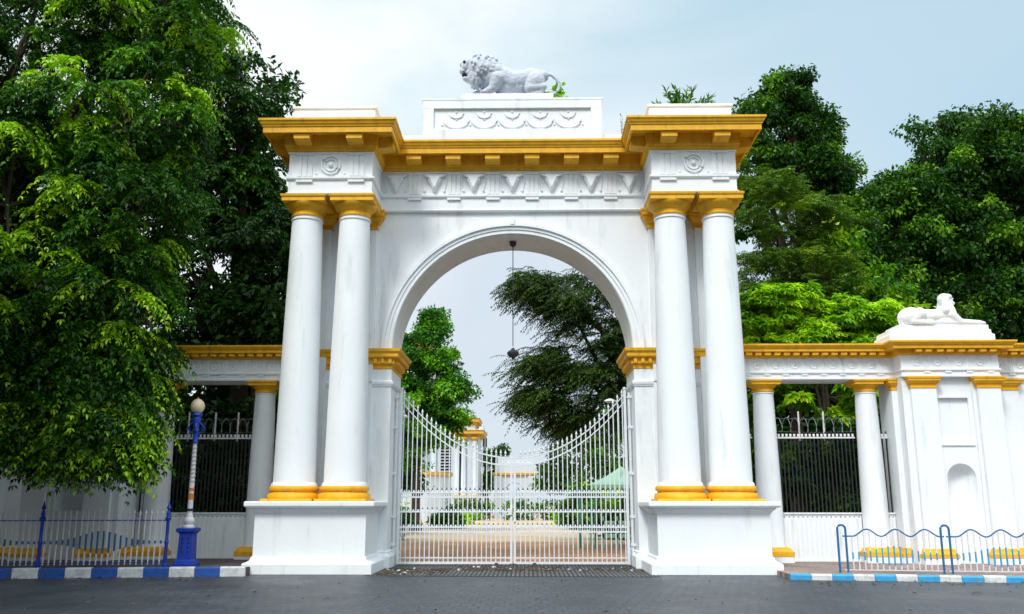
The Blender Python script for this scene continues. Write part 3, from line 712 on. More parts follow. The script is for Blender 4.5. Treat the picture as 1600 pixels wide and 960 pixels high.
for dy in (-.13, .13): c.cap(sz_(510, 120, dy), sz_(500, 200, dy*1.2), .09, .11); c.cap(sz_(500, 200, dy*1.1), sz_(560, 225, dy*.6), .09, .07)
c.build('headdress', SPHW, Sx, .015, 2)

# ------------------------------------------------------------------ street lamp
x, y = -7.45, -.12; z0 = .165
Lp = empty('street_lamp', (x, y, z0), 'blue and white banded lamp post with cream globe on the left kerb', 'street lamp')
b = MB(); b.block(x-.17, x+.17, y-.17, y+.17, [(.07, z0), (.07, z0+.06), (.04, z0+.08), (.035, z0+.12), (-.005, z0+.16), (-.02, z0+.72), (.0, z0+.75), (.04, z0+.78), (.045, z0+.84), (0, z0+.86)])
base = b.build('lamp_base', BLUE, Lp)
b = MB()
for zz in range(5):
    for dx in (-.07, .07): b.box(x+dx-.018, x+dx+.018, y-.162, y-.14, z0+.2+zz*.1, z0+.25+zz*.1)
b.build('cast_slots', BLACK, base)
MB().lathe(x, y, [(.13, 1.02), (.13, 1.06), (.09, 1.09), (.11, 1.13), (.125, 1.18), (.11, 1.24), (.08, 1.27), (.085, 1.30), (.07, 1.33)], 20).build('pole_foot', POLEW, Lp, smooth=True)
pl = MB().lathe(x, y, [(.062, 1.32), (.058, 1.9), (.045, 3.0)], 16).build('pole', POLEW, Lp, smooth=True)
b = MB(); b.tube([(x+(.066-.012*i/180)*math.cos(i*.35), y+(.066-.012*i/180)*math.sin(i*.35), 2.0+.95*i/180) for i in range(181)], .010, 5); b.build('spiral_rib', mat('pole_spiral', (.40, .30, .32), .5), pl)
for z_, h_ in ((1.66, .14), (1.86, .07)): MB().lathe(x, y, [(.064, z_), (.066, z_+.01), (.064, z_+h_)], 16).build('orange_band', ORANGE, pl)
MB().lathe(x, y, [(.072, 1.40), (.078, 1.43), (.072, 1.46)], 16).build('collar', DARKI, pl)
b = MB(); b.lathe(x, y, [(.05, 2.95), (.075, 2.98), (.06, 3.02), (.055, 3.2), (.085, 3.25), (.06, 3.3), (.07, 3.42), (.10, 3.50), (.085, 3.56), (.11, 3.60), (.13, 3.62), (.12, 3.66)], 16)
for k in range(4):
    a_ = k*math.pi/2+.3; dx, dy = math.cos(a_), math.sin(a_)
    b.tube([(x+dx*.05, y+dy*.05, 3.18), (x+dx*.13, y+dy*.13, 3.22), (x+dx*.17, y+dy*.17, 3.32), (x+dx*.12, y+dy*.12, 3.40), (x+dx*.07, y+dy*.07, 3.46)], [.016, .022, .026, .022, .016], 6)
b.build('bracket_collar', BLUE, Lp, smooth=True)
MB().lathe(x, y, [(.05, 3.655), (.11, 3.69), (.155, 3.76), (.165, 3.83), (.14, 3.92), (.08, 3.985), (.02, 4.0)], 24).build('globe', GLOBE, Lp, smooth=True)
MB().lathe(x, y, [(.03, 3.995), (.035, 4.01), (.012, 4.04)], 10).build('finial', ORANGE, Lp)

# ------------------------------------------------------------------ railings along the pavements
def left_railing():
    A = Vector((-7.85, -.35)); D = Vector((-14.0, -1.25))-A; Ln = D.length; d = D/Ln; z0 = .165
    R0 = empty('spear_railing', (A.x, A.y, z0), 'blue and white spear topped railing on the left pavement', 'railing')
    pos = [0, 2.72, 5.5]
    for p in pos:
        q = A+d*p; b = MB(); lathe = [(.07, z0), (.075, z0+.05), (.045, z0+.08), (.036, z0+.5), (.055, z0+.55), (.036, z0+.6), (.036, z0+1.0), (.06, z0+1.04), (.07, z0+1.08), (.04, z0+1.12), (.05, z0+1.18), (.035, z0+1.22), (.02, z0+1.25), (.05, z0+1.31), (.02, z0+1.39), (.003, z0+1.47)]
        b.lathe(q.x, q.y, lathe, 14); b.build('post', BLUE, R0, smooth=True)
    for z_, nm in ((z0+1.03, 'top_rail'), (z0+.10, 'bottom_rail')):
        q0, q1 = A, A+d*5.8
        MB().tube([(q0.x, q0.y, z_), (q1.x, q1.y, z_)], .018, 4).build(nm, BLUE, R0)
    k = 0
    for sec in (0, 1):
        nb = 22
        for i in range(1, nb):
            p = pos[sec]+2.75*i/nb
            if p > 5.75: break
            q = A+d*p; b = MB(); t = i/nb
            zc = z0+.55; hh = .03+.22*math.exp(-((t-.52)/.2)**2)
            r = .013
            b.box(q.x-r, q.x+r, q.y-r, q.y+r, z0+.06, zc-hh, 0); b.box(q.x-r-.004, q.x+r+.004, q.y-r-.004, q.y+r+.004, zc-hh, zc+hh, 1); b.box(q.x-r, q.x+r, q.y-r, q.y+r, zc+hh, z0+1.15, 0)
            b.lathe(q.x, q.y, [(.014, z0+1.15), (.026, z0+1.19), (.012, z0+1.24), (.002, z0+1.28)], 6, 0)
            b.build('bar', [POLEW, BLUER], R0)  # bands in a darker blue, painting in the shade under the tree
left_railing()
def right_railing():
    A = Vector((7.22, -.78)); D = Vector((14.5, -1.95))-A; d = D.normalized(); z0 = .095
    R0 = empty('hoop_railing', (A.x, A.y, z0), 'low wavy topped blue and white railing with hoop posts on the right kerb', 'railing')
    per = 2.14
    for k in range(4):
        q = A+d*(per*k); pts = [(q.x, q.y, z0), (q.x, q.y, z0+.92)]
        w_ = .085
        for i in range(9):
            a_ = math.pi*i/8; u = q+d*(w_*(1-math.cos(a_))); pts.append((u.x, u.y, z0+.93+w_*math.sin(a_)))
        u = q+d*(2*w_); pts += [(u.x, u.y, z0+.92), (u.x, u.y, z0)]
        MB().tube(pts, .024, 8).build('hoop_post', BLUER, R0, smooth=True)
        if k == 3: break
        wpts = []
        for i in range(61):
            t = i/60; p_ = per*k+.10+(per-.04)*t; u = A+d*p_; wpts.append((u.x, u.y, z0+.775+.075*(1-math.cos(2*math.pi*(3*max(0, min(1, (t-.1)/.86)))))))
        MB().tube(wpts, .016, 6).build('wavy_rail', BLUER, R0, smooth=True)
        q0 = A+d*(per*k+.1); q1 = A+d*(per*(k+1)+.05)
        MB().tube([(q0.x, q0.y, z0+.06), (q1.x, q1.y, z0+.06)], .012, 4).build('bottom_rail', POLEW, R0)
        nb = 16
        for i in range(1, nb):
            t = i/nb; u = A+d*(per*k+.17+(per-.17)*t); tt = (t*(per-.17)+.07-.0)/(per-.04)
            zt = z0+.775+.075*(1-math.cos(2*math.pi*(3*max(0, min(1, (tt-.1)/.86)))))
            r = .011; b = MB(); zc = z0+.36; hh = .07+.14*math.exp(-((t-.5)/.22)**2)
            b.box(u.x-r, u.x+r, u.y-r, u.y+r, z0+.06, zc-hh, 0); b.box(u.x-r-.003, u.x+r+.003, u.y-r-.003, u.y+r+.003, zc-hh, zc+hh, 1); b.box(u.x-r, u.x+r, u.y-r, u.y+r, zc+hh, zt, 0)
            b.build('bar', [POLEW, KCYAN], R0)
right_railing()
# crumpled leaf on the road
b = MB(); x, y = 8.42, -4.4
b.add([(x-.09, y, 0), (x-.03, y-.05, .03), (x+.07, y-.02, .01), (x+.09, y+.04, .04), (x, y+.05, .05), (x-.07, y+.04, .02)], [(0,1,4,5),(1,2,3,4)])
sm = b.build('dry_leaf', SOIL); sm.modifiers.new('t', 'SOLIDIFY').thickness = .006
tag(sm, 'small crumpled brown leaf lying on the road at right', 'leaf')

# ------------------------------------------------------------------ vegetation
def norm(v): return v/np.maximum(np.linalg.norm(v, axis=-1, keepdims=True), 1e-6)
def quads(base, dirv, nrm, ln, wd):
    """diamond leaves, folded slightly along the rib"""
    side = norm(np.cross(dirv, nrm)); up = norm(np.cross(side, dirv))
    ln = ln[:, None]; wd = wd[:, None]
    mid = base+dirv*ln*.45
    a = base; b_ = mid+side*wd+up*wd*.35; c_ = base+dirv*ln-up*ln*.12; d_ = mid-side*wd+up*wd*.35
    return np.stack([a, b_, c_, d_], 1).reshape(-1, 3)
def leafmesh(name, V, tone, material, parent):
    o = np.array(ORG[parent.name]) if parent is not None else np.zeros(3)
    V = (V-o).astype(np.float32); n = len(V)//4
    me = bpy.data.meshes.new(name); me.vertices.add(4*n); me.vertices.foreach_set('co', V.ravel())
    me.loops.add(4*n); me.loops.foreach_set('vertex_index', np.arange(4*n, dtype=np.int32))
    me.polygons.add(n); me.polygons.foreach_set('loop_start', np.arange(0, 4*n, 4, dtype=np.int32))
    me.update(calc_edges=True)
    at = me.attributes.new('tone', 'FLOAT', 'POINT'); at.data.foreach_set('value', np.repeat(np.clip(tone, 0, 1), 4).astype(np.float32))
    me.materials.append(material)
    ob = bpy.data.objects.new(name, me); COL.objects.link(ob)
    if parent is not None: ob.parent = parent
    return ob
def fronds(P, n_f, L0, nl, leafl, leafw, droop, tone, az0=None, elev=.35, tdev=.15):
    """P (m,3) cluster points -> n_f drooping compound leaves each"""
    m = len(P); k = m*n_f
    p = np.repeat(P, n_f, 0); az = rng.uniform(0, 2*np.pi, k)
    if az0 is not None: az = np.repeat(az0, n_f)+rng.normal(0, .9, k)
    Ln = L0*rng.uniform(.65, 1.2, k); el = elev+rng.normal(0, .25, k); dr = droop*rng.uniform(.7, 1.4, k)
    h = np.stack([np.cos(az), np.sin(az), np.zeros(k)], 1); sd = np.stack([-np.sin(az), np.cos(az), np.zeros(k)], 1)
    tn = np.repeat(tone, n_f)+rng.normal(0, .06, k)
    out = []; tt = []
    for j in range(nl):
        s = (j+1.)/(nl); s_ = s*.95
        hx = Ln*s_*np.cos(el); hz = Ln*(s_*np.sin(el)-dr*s_**2)
        pos = p+h*hx[:, None]; pos[:, 2] += hz
        T = h*np.cos(el)[:, None]+np.array([0, 0, 1])*(np.sin(el)-2*dr*s_)[:, None]; T = norm(T)
        for q in (-1, 1):
            dv = norm(T*.55+sd*q*.9+rng.normal(0, .22, (k, 3))+np.array([0, 0, -.30]))
            nv = norm(np.array([0, 0, 1.])+rng.normal(0, .35, (k, 3)))
            out.append(quads(pos, dv, nv, leafl*rng.uniform(.7, 1.2, k)*(1-.35*abs(s-.5)), leafw*rng.uniform(.8, 1.2, k)))
            tt.append(tn+rng.normal(0, tdev, k))
        if j == nl-1:
            out.append(quads(pos, T, norm(np.array([0, 0, 1.])+rng.normal(0, .3, (k, 3))), leafl*np.ones(k), leafw*np.ones(k))); tt.append(tn)
    return np.concatenate(out), np.concatenate(tt)
def tufts(P, n_l, rad, leafl, leafw, tone, down=.25, tdev=.15, outw=None):
    m = len(P); k = m*n_l; p = np.repeat(P, n_l, 0); d = norm(rng.normal(0, 1, (k, 3)))
    base = p+d*(rng.random((k, 1))**.5)*rad*np.array([1, 1, .65])
    dv = norm(d*.7+rng.normal(0, .5, (k, 3))+np.array([0, 0, -down]))
    nv = norm(np.array([0, 0, 1.])+rng.normal(0, .55, (k, 3)))
    return quads(base, dv, nv, leafl*rng.uniform(.6, 1.25, k), leafw*rng.uniform(.7, 1.2, k)), np.repeat(tone, n_l)+rng.normal(0, tdev, k)
def subblobs(ells, per, srad):
    C = []
    for (c, r) in ells:
        c = np.array(c, float); r = np.array(r if hasattr(r, '__len__') else (r, r, r), float)
        d = norm(rng.normal(0, 1, (per, 3))); f = rng.uniform(.55, 1.0, (per, 1)); C.append(c+d*f*r)
    return np.concatenate(C)
def points_on(C, n, srad, hollow=.5):
    m = len(C); sr = srad*rng.uniform(.65, 1.25, (m, 1))
    d = norm(rng.normal(0, 1, (m*n, 3))); d[:, 2] = np.where(d[:, 2] < -.3, -d[:, 2], d[:, 2])
    f = rng.uniform(hollow, 1.05, (m*n, 1)); idx = np.repeat(np.arange(m), n)
    return np.repeat(C, n, 0)+d*f*np.repeat(sr, n, 0)*np.array([1, 1, .75]), idx
def trunk(root, base, r0, ells, top, twigs=None, m_=BARK):
    b = MB(); bx, by, bz = base; T = Vector(top); B0 = Vector(base)
    pts = [B0.lerp(T, t)+Vector((random.uniform(-.15, .15), random.uniform(-.15, .15), 0))*(0 if t in (0, 1) else 1) for t in (0, .08, .3, .55, .8, 1)]
    b.tube(pts, [r0*1.5, r0*1.05, r0*.9, r0*.75, r0*.6, r0*.35], 12)
    for c, r in ells:
        c = Vector(c); a = B0.lerp(T, random.uniform(.45, .9)); m1 = a.lerp(c, .5)+Vector((random.uniform(-.4, .4), random.uniform(-.4, .4), random.uniform(.1, .6)))
        q = [a, a.lerp(m1, .6), m1.lerp(c, .4), c]; b.tube(q, [r0*.42, r0*.34, r0*.22, r0*.08], 7)
    if twigs is not None:
        cs = [Vector(c) for c, _ in ells]
        for t in twigs:
            t = Vector(t); c = min(cs, key=lambda q: (q-t).length); mm = c.lerp(t, .5)+Vector((0, 0, random.uniform(-.1, .25)))
            b.tube([c, mm, t], [r0*.12, r0*.08, r0*.03], 4)
    return b.build('trunk', m_, root, smooth=True)
def tree(name, label, cat, base, r0, ells, top, style, material, per=14, srad=1.0, n=10, tones=(.1, .9), group=None, bright=.2, **k):
    root = empty(name, base, label, cat, group)
    C = subblobs(ells, per, srad); trunk(root, base, r0, ells, top, C[::2])
    P, idx = points_on(C, n, srad)
    tb = rng.uniform(tones[0], tones[0]+.35, len(C)); tb[rng.random(len(C)) < bright] = tones[1]
    tone = tb[idx]+rng.normal(0, .06, len(P))
    ctr = np.array(top); az0 = np.arctan2(P[:, 1]-C[idx][:, 1], P[:, 0]-C[idx][:, 0])
    if style == 'frond': V, t = fronds(P, k.get('nf', 5), k.get('L', .6), k.get('nl', 7), k.get('ll', .15), k.get('lw', .03), k.get('droop', .8), tone, az0, k.get('elev', .35))
    else: V, t = tufts(P, k.get('nt', 14), k.get('tr', .35), k.get('ll', .22), k.get('lw', .05), tone, k.get('down', .25))
    print(name, len(V)//4)
    leafmesh('crown', V, t, material, root)
    return root

_d = norm(rng.normal(0, 1, (len(LITTER), 3))*np.array([1, 1, .1])); _n = norm(np.array([0, 0, 1.])+rng.normal(0, .25, (len(LITTER), 3)))
LITTER[:, 2] = .006
tag(leafmesh('fallen_leaves', quads(LITTER, _d, _n, rng.uniform(.04, .10, len(LITTER)), rng.uniform(.012, .025, len(LITTER))), rng.random(len(LITTER)), leafmat('dry_leaf_litter', [(.10, .06, .02), (.22, .16, .04), (.12, .16, .03)], .1), None), 'small dry leaves scattered on the road and along the kerbs', 'leaves', kind='stuff')
# big overhanging tree on the left pavement (trunk just outside the frame)
tree('rain_tree', 'huge leafy tree overhanging the left pavement with drooping compound leaves', 'tree', (-15.2, .2, .16), .55,
     [((-9.6, -1.4, 6.0), (1.6, 1.6, 1.3)), ((-11.6, -1.6, 5.4), (1.9, 1.8, 1.2)), ((-9.0, -1.2, 8.0), (1.3, 1.8, 1.5)), ((-11.5, -2.0, 8.2), (2.2, 2.0, 1.8)), ((-9.4, -1.2, 10.6), (1.6, 2.0, 1.8)), ((-12.3, -1.6, 11.2), (2.2, 2.2, 2.0)),
      ((-9.0, -.8, 13.4), (1.7, 2.2, 1.8)), ((-12.2, -.5, 14.4), (2.6, 2.4, 1.8)), ((-9.4, 1.2, 15.2), (1.4, 2.0, 1.4)), ((-14.5, -1.5, 8), (2.2, 2.5, 3)), ((-14.8, -1, 13), (2.5, 2.5, 2.5)), ((-13.6, -1.5, 5.6), (1.7, 1.6, 1.3)),
      ((-9.5, -1.0, 3.9), (.75, .9, .8)), ((-10.4, -1.1, 4.3), (1.2, 1.0, .8)), ((-9.25, -1.1, 4.8), (.75, .9, .6)), ((-9.1, -1.1, 3.2), (.4, .6, .5)), ((-10.8, -1.2, 3.5), (.9, .8, .5)), ((-9.8, -1.1, 2.9), (.35, .5, .4)), ((-9.05, -1.1, 3.9), (.35, .5, .5)), ((-10.9, -1.1, 2.9), (.35, .5, .35)), ((-9.2, -1.1, 2.7), (.2, .3, .3)), ((-11.7, -1.2, 3.3), (.5, .5, .35)), ((-12.0, -1.3, 4.2), (1.0, .9, .5)), ((-13, 1.2, 9), (2.5, 2, 3)), ((-10.5, 1.2, 12), (2.0, 2, 3)), ((-11, 0.6, 7), (2.2, 1.6, 2.0))],
     (-13.5, -.5, 11), 'frond', LEAF_A, per=22, srad=.75, n=6, tones=(.08, .97), bright=.28, nf=7, L=.68, nl=9, ll=.155, lw=.028, droop=.9)
tree('unseen_shade_tree', 'dense unseen tree added beyond the left edge to shade the wall', 'tree', (-17.5, -5.5, 0), .5,  # out of view, added to block sun and sky from the left wall
     [((-15.5, -4.5, 8), (3.2, 2.6, 2.2)), ((-14.5, -6.5, 7.5), (2.6, 2.4, 1.8)), ((-18, -7, 9), (3, 3, 2.5)), ((-14.8, -3.6, 11), (3.0, 2.4, 2)), ((-13.6, -8, 9.5), (2.4, 2.4, 1.8)), ((-17.5, -3, 6), (2.6, 2, 1.8))],
     (-16.5, -5.5, 9), 'tuft', LEAF_B, per=28, srad=.9, n=12, tones=(.1, .9), nt=13, tr=.5, ll=.42, lw=.14)
tree('unseen_shade_tree', 'low unseen tree added over the left roadside to darken the colonnade', 'tree', (-13.5, -12, 0), .4,  # second unseen crown, added low to deepen shade on the left wall
     [((-11.2, -10.5, 5.5), (2.2, 2.2, 1.6)), ((-13.5, -9.5, 4.5), (2.4, 2.2, 2.0)), ((-12.6, -12.5, 6.5), (2.4, 2.4, 1.6)), ((-15.5, -8, 5), (2.6, 2.4, 2.4)), ((-11.8, -7.2, 6.8), (1.5, 1.8, 1.2)), ((-14.5, -5, 4.5), (1.8, 1.8, 2))],
     (-13.3, -10.5, 5), 'tuft', LEAF_B, per=28, srad=.9, n=12, tones=(.1, .9), nt=13, tr=.5, ll=.42, lw=.14)
# dark trees behind the left colonnade
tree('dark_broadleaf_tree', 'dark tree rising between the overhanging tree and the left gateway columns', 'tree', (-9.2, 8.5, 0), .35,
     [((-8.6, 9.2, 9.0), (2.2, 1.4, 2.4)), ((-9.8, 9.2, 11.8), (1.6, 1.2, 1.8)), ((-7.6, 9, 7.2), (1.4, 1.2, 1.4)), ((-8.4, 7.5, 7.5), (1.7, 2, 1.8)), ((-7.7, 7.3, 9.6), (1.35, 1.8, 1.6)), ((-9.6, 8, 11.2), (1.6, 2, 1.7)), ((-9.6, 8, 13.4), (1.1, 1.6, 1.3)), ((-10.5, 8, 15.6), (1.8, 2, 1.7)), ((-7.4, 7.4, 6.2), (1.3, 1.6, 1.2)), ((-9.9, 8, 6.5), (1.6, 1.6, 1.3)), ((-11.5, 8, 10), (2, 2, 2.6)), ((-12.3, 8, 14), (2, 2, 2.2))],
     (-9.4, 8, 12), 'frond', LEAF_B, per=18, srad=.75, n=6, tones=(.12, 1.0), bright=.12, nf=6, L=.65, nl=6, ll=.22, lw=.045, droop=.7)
tree('tall_broadleaf_tree', 'tall shadowy tree filling the gap behind the left colonnade', 'tree', (-15, 12, 0), .4,
     [((-13.5, 11, 8), (3.5, 2, 3)), ((-16, 12, 13), (4, 2.5, 3.5)), ((-10, 13, 7), (2.5, 2, 3)), ((-19, 12, 8), (3.5, 2, 4)), ((-11.5, 13, 17), (2.6, 2, 3))],
     (-15, 12, 13), 'tuft', LEAF_B, per=26, srad=1.0, n=9, tones=(.05, .8), bright=.1, nt=13, tr=.45, ll=.32, lw=.08)
# right side
tree('tall_spire_tree', 'tall dark tree with uneven pointed top beyond the right gateway columns', 'tree', (11.8, 14, 0), .32,
     [((11.3, 14, 9.5), (2.2, 2, 2.2)), ((11.4, 14, 12.4), (2.1, 2, 1.9)), ((11.7, 14, 15.0), (1.7, 1.6, 1.6)), ((12.4, 14, 16.6), (1.0, 1.1, 1.1)), ((10.3, 14, 15.4), (1.2, 1.2, 1.2)), ((13.4, 14, 13.3), (.9, 1, .9)), ((11.3, 14, 17.4), (1.35, 1.4, 1.3)), ((11.5, 14, 18.6), (.7, .8, .8)), ((13.2, 14, 12.0), (1.2, 1.4, 1.2)), ((10.0, 14, 17.3), (.55, .8, .6)), ((12.9, 14, 14.6), (1.0, 1.0, .8)), ((9.5, 14, 13.2), (1.2, 1.4, 1.6))],
     (11.6, 14, 17), 'tuft', LEAF_C, per=16, srad=.62, n=10, tones=(.06, .8), bright=.14, nt=30, tr=.36, ll=.20, lw=.056, down=.5)
tree('feathery_tree', 'olive green feathery tree close beside the right outer column', 'tree', (9.4, 9.2, 0), .22,
     [((8.9, 9, 6.6), (1.8, 1.5, 1.6)), ((11, 9.2, 7), (1.8, 1.5, 1.6)), ((8.9, 9, 8.6), (1.6, 1.5, 1.6)), ((9.2, 9, 10.6), (1.6, 1.5, 1.6)), ((8.8, 9, 12.2), (1.1, 1.2, 1.2)), ((10.6, 9.2, 9.2), (1.2, 1.2, 1.3)), ((10.7, 9.2, 11.2), (.9, 1, .9))],
     (9.3, 9, 11), 'frond', LEAF_D, per=17, srad=.55, n=8, tones=(.1, .9), bright=.12, nf=5, L=.55, nl=9, ll=.13, lw=.016, droop=.5, elev=.5)
tree('mango_tree', 'bright lime green young tree leaning over the right colonnade cornice', 'tree', (9.5, 6.4, 0), .14,
     [((8.4, 6.2, 7.7), (.9, .8, .5)), ((10.6, 6.3, 7.2), (1.0, .8, .5)), ((8.3, 6.2, 6.7), (1.0, .9, .85)), ((9.3, 6.3, 6.5), (1.0, .9, .7)), ((10.5, 6.4, 6.4), (1.1, 1, .75)), ((11.2, 6.5, 6.6), (.6, .8, .6)), ((7.5, 6.2, 6.9), (.5, .8, .9)), ((9.6, 6.4, 4.8), (1.8, 1, 1.0))],
     (9.5, 6.4, 6.0), 'frond', LEAF_E, per=22, srad=.42, n=6, tones=(.25, 1.0), bright=.55, nf=6, L=.22, nl=3, ll=.27, lw=.042, droop=.5, elev=.7)
tree('young_leaf_tree', 'tree with pale yellow green new leaves between the feathery tree and the round tree', 'tree', (12.0, 10.8, 0), .2,
     [((11.6, 10.6, 10.4), (1.3, 1.2, .9)), ((12.6, 10.6, 8.9), (1.6, 1.3, 1.0)), ((11.3, 10.6, 8.4), (1.4, 1.2, 1.1)), ((13.6, 10.8, 8.6), (1.2, 1.2, .9)), ((12.3, 10.7, 7.2), (2.0, 1.3, 1.0))],
     (12.0, 10.8, 9.5), 'tuft', LEAF_E, per=22, srad=.5, n=7, tones=(.0, .8), bright=.42, nt=16, tr=.32, ll=.27, lw=.06, down=.4)
tree('round_crowned_tree', 'huge round crowned dark tree filling the right edge behind the sphinx', 'tree', (20.5, 17, 0), .6,
     [((20.5, 16.5, 15.0), (4.2, 3.2, 3.6)), ((17.6, 16.3, 11), (2.6, 2.2, 3)), ((23, 16.5, 12), (3.5, 2.5, 3.5)), ((18.6, 16.2, 14.6), (2.3, 1.8, 2.3)), ((19.8, 16.0, 12.3), (2.6, 1.6, 2.4)), ((21.2, 16.2, 16.2), (2.4, 1.8, 2.0)), ((17.0, 16.5, 12.6), (2.5, 2.6, 2.8)), ((23.8, 17, 15.2), (3.6, 3, 3.6)), ((16.7, 16, 14.2), (1.1, 1.6, 1.0)), ((15.1, 16, 10.4), (1.8, 2.4, 2.4)), ((15.3, 16, 7.6), (2.3, 2.4, 2.2)), ((18, 16.3, 8.5), (3, 2.6, 2.4)), ((21.5, 16.5, 10), (4.5, 3.2, 3.5)), ((25, 17, 9), (3.5, 3, 4.5)), ((20, 17, 11), (3.5, 2.4, 3))],
     (20, 17, 11), 'tuft', LEAF_F, per=50, srad=.85, n=11, tones=(.05, .95), bright=.22, nt=32, tr=.42, ll=.21, lw=.06, down=.5)
# seen through the arch
tree('leafy_garden_tree', 'bright green conical tree seen through the arch on the left', 'tree', (-5.6, 28, 0), .26,
     [((-6.9, 28, 4.4), (2.0, 1.8, 1.5)), ((-5.0, 27.9, 5.0), (1.3, 1.4, 1.0)), ((-6.3, 28, 6.4), (2.6, 2.2, 1.9)), ((-5.6, 28, 8.4), (2.2, 2, 1.6)), ((-5.3, 28, 10.0), (1.4, 1.4, 1.1)), ((-4.9, 28, 11.2), (.55, .7, .7)), ((-3.8, 27.8, 7.6), (1.1, 1.2, .7)), ((-4.2, 27.8, 6.0), (1.0, 1.1, .7)), ((-4.7, 28, 7.0), (1.7, 1.6, 1.4)), ((-7.2, 28, 9.4), (1.4, 1.5, 1.2)), ((-4.6, 28, 9.0), (1.1, 1.2, .9)), ((-6.4, 28, 7.6), (2, 1.6, 1.4)), ((-7.6, 28, 8), (1.6, 1.6, 1.6))],
     (-5.6, 28, 9), 'tuft', LEAF_G, per=17, srad=.6, n=9, tones=(.15, 1.0), bright=.36, nt=22, tr=.33, ll=.22, lw=.065, down=.4)
def weeping(name, label, base, ells, top, r0):
    root = empty(name, base, label, 'tree')
    C = subblobs(ells, 26, .6); P, idx = points_on(C, 7, .8)
    side = np.where(P[:, 0] < top[0]-1.0, np.pi+.0, rng.uniform(0, 6.28, len(P)))
    tone = rng.uniform(.0, .45, len(P)); tone[rng.random(len(P)) < .1] = .8
    V, t = fronds(P, 3, 1.05, 13, .17, .020, .55, tone, side, .25)
    trunk(root, base, r0, ells, top, C[::2])
    print(name, len(V)//4); leafmesh('crown', V, t, LEAF_D2, root)
LEAF_D2 = leafmat('leaf_feather_dark', [(.018, .045, .008), (.05, .105, .012), (.11, .19, .02)], .2)
weeping('weeping_tree', 'dark feathery tree with drooping sprays seen through the arch on the right', (5.2, 16, 0),
        [((3.5, 15.5, 8.5), (2.0, 1.8, 2.0)), ((2.2, 15.3, 9.6), (1.4, 1.6, 1.1)), ((.9, 15.2, 10.2), (1.0, 1.2, .5)), ((1.6, 15.2, 7.0), (1.3, 1.3, .7)), ((3.3, 15.4, 6.0), (1.5, 1.6, 1.2)), ((1.0, 15.2, 5.6), (.9, 1.1, .45)), ((2.6, 15.4, 4.6), (1.3, 1.2, .55)), ((5, 15.5, 7.5), (1.8, 1.8, 3)), ((4.8, 15.5, 10.8), (2, 1.8, 1.6))],
        (4.3, 15.8, 9), .32)

def bush(name, label, c, r, material, n=90, ll=.2, lw=.05, tones=(.1, .9), cat='shrub', group=None, bright=.2, nt=16):
    root = empty(name, (c[0], c[1], 0), label, cat, group)
    C = subblobs([(c, r)], max(6, n//6), .4); P, idx = points_on(C, 8, .45*min(r)+.1)
    P[:, 2] = np.maximum(P[:, 2], .12)
    tb = rng.uniform(tones[0], tones[0]+.3, len(C)); tb[rng.random(len(C)) < bright] = tones[1]
    V, t = tufts(P, nt, .3, ll, lw, tb[idx]); leafmesh('foliage', V, t, material, root)
    b = MB()
    for q in C[:8]: b.tube([(c[0]+random.uniform(-.1, .1), c[1], 0), ((c[0]+q[0])/2, c[1], q[2]*.6), tuple(q)], [.04, .025, .01], 5)
    b.build('stem', BARK, root); return root
g_ = 'shrubs behind the colonnade fences'
for x_, y_, rx, rz, z_, l in ((7.0, 4.9, 1.1, 1.7, 2.0, 'dim green shrub behind the fence, nearest the gateway on the right'), (8.7, 5.2, 1.2, 1.8, 2.2, 'dim leafy shrub behind the middle of the right fence'), (10.6, 5.2, 1.2, 1.7, 2.2, 'dark shrub glimpsed in the narrow gap beside the right pier')):
    bush('shrub', l, (x_, y_, z_), (rx, .7, rz), LEAF_F, 110, .26, .07, (.05, .8), group=g_)
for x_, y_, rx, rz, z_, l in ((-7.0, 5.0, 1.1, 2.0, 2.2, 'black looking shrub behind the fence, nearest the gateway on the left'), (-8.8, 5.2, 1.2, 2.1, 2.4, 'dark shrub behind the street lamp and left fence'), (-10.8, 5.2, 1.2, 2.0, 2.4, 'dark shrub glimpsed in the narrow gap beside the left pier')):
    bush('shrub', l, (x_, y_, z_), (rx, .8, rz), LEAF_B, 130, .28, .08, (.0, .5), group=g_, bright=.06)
for x_, y_, h_, l in ((-8.0, 6.6, 7.0, 'slim dark tree trunk standing behind the left fence'),):
    r_ = empty('slim_tree', (x_, y_, 0), l, 'tree'); trunk(r_, (x_, y_, 0), .13, [((x_-.6, y_, h_), 1), ((x_+.5, y_, h_-.6), 1)], (x_+.2, y_, h_-1.4))
    P = np.array([[x_, y_, h_]])+rng.normal(0, .8, (160, 3)); V, t = tufts(P, 14, .4, .28, .07, rng.uniform(0, .6, 160)); leafmesh('crown', V, t, LEAF_B, r_)
def thicket(name, label, x0, x1, y_, h_, material, n):
    P = np.stack([rng.uniform(x0, x1, n), y_+rng.uniform(-1.2, 1.2, n), h_*rng.random(n)**.9+.1], 1)
    P[:, 2] *= .82+.18*np.sin(P[:, 0]*1.3+1)
    V, t = tufts(P, 15, .55, .40, .12, rng.uniform(0, .7, n)); o = leafmesh(name, V, t, material, None)
    tag(o, label, 'undergrowth', kind='stuff')
thicket('undergrowth', 'dense leafy undergrowth filling the ground behind the right colonnade', 6.4, 28, 11.5, 7.5, LEAF_F, 2600)
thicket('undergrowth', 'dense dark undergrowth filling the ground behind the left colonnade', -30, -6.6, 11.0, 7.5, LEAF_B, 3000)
thicket('undergrowth', 'leafy undergrowth at the edge of the garden behind the tent', 6.5, 17, 33, 4.2, LEAF_F, 1100)
thicket('undergrowth', 'leafy undergrowth at the edge of the garden left of the drive', -17, -8.5, 33, 4.2, LEAF_F, 900)
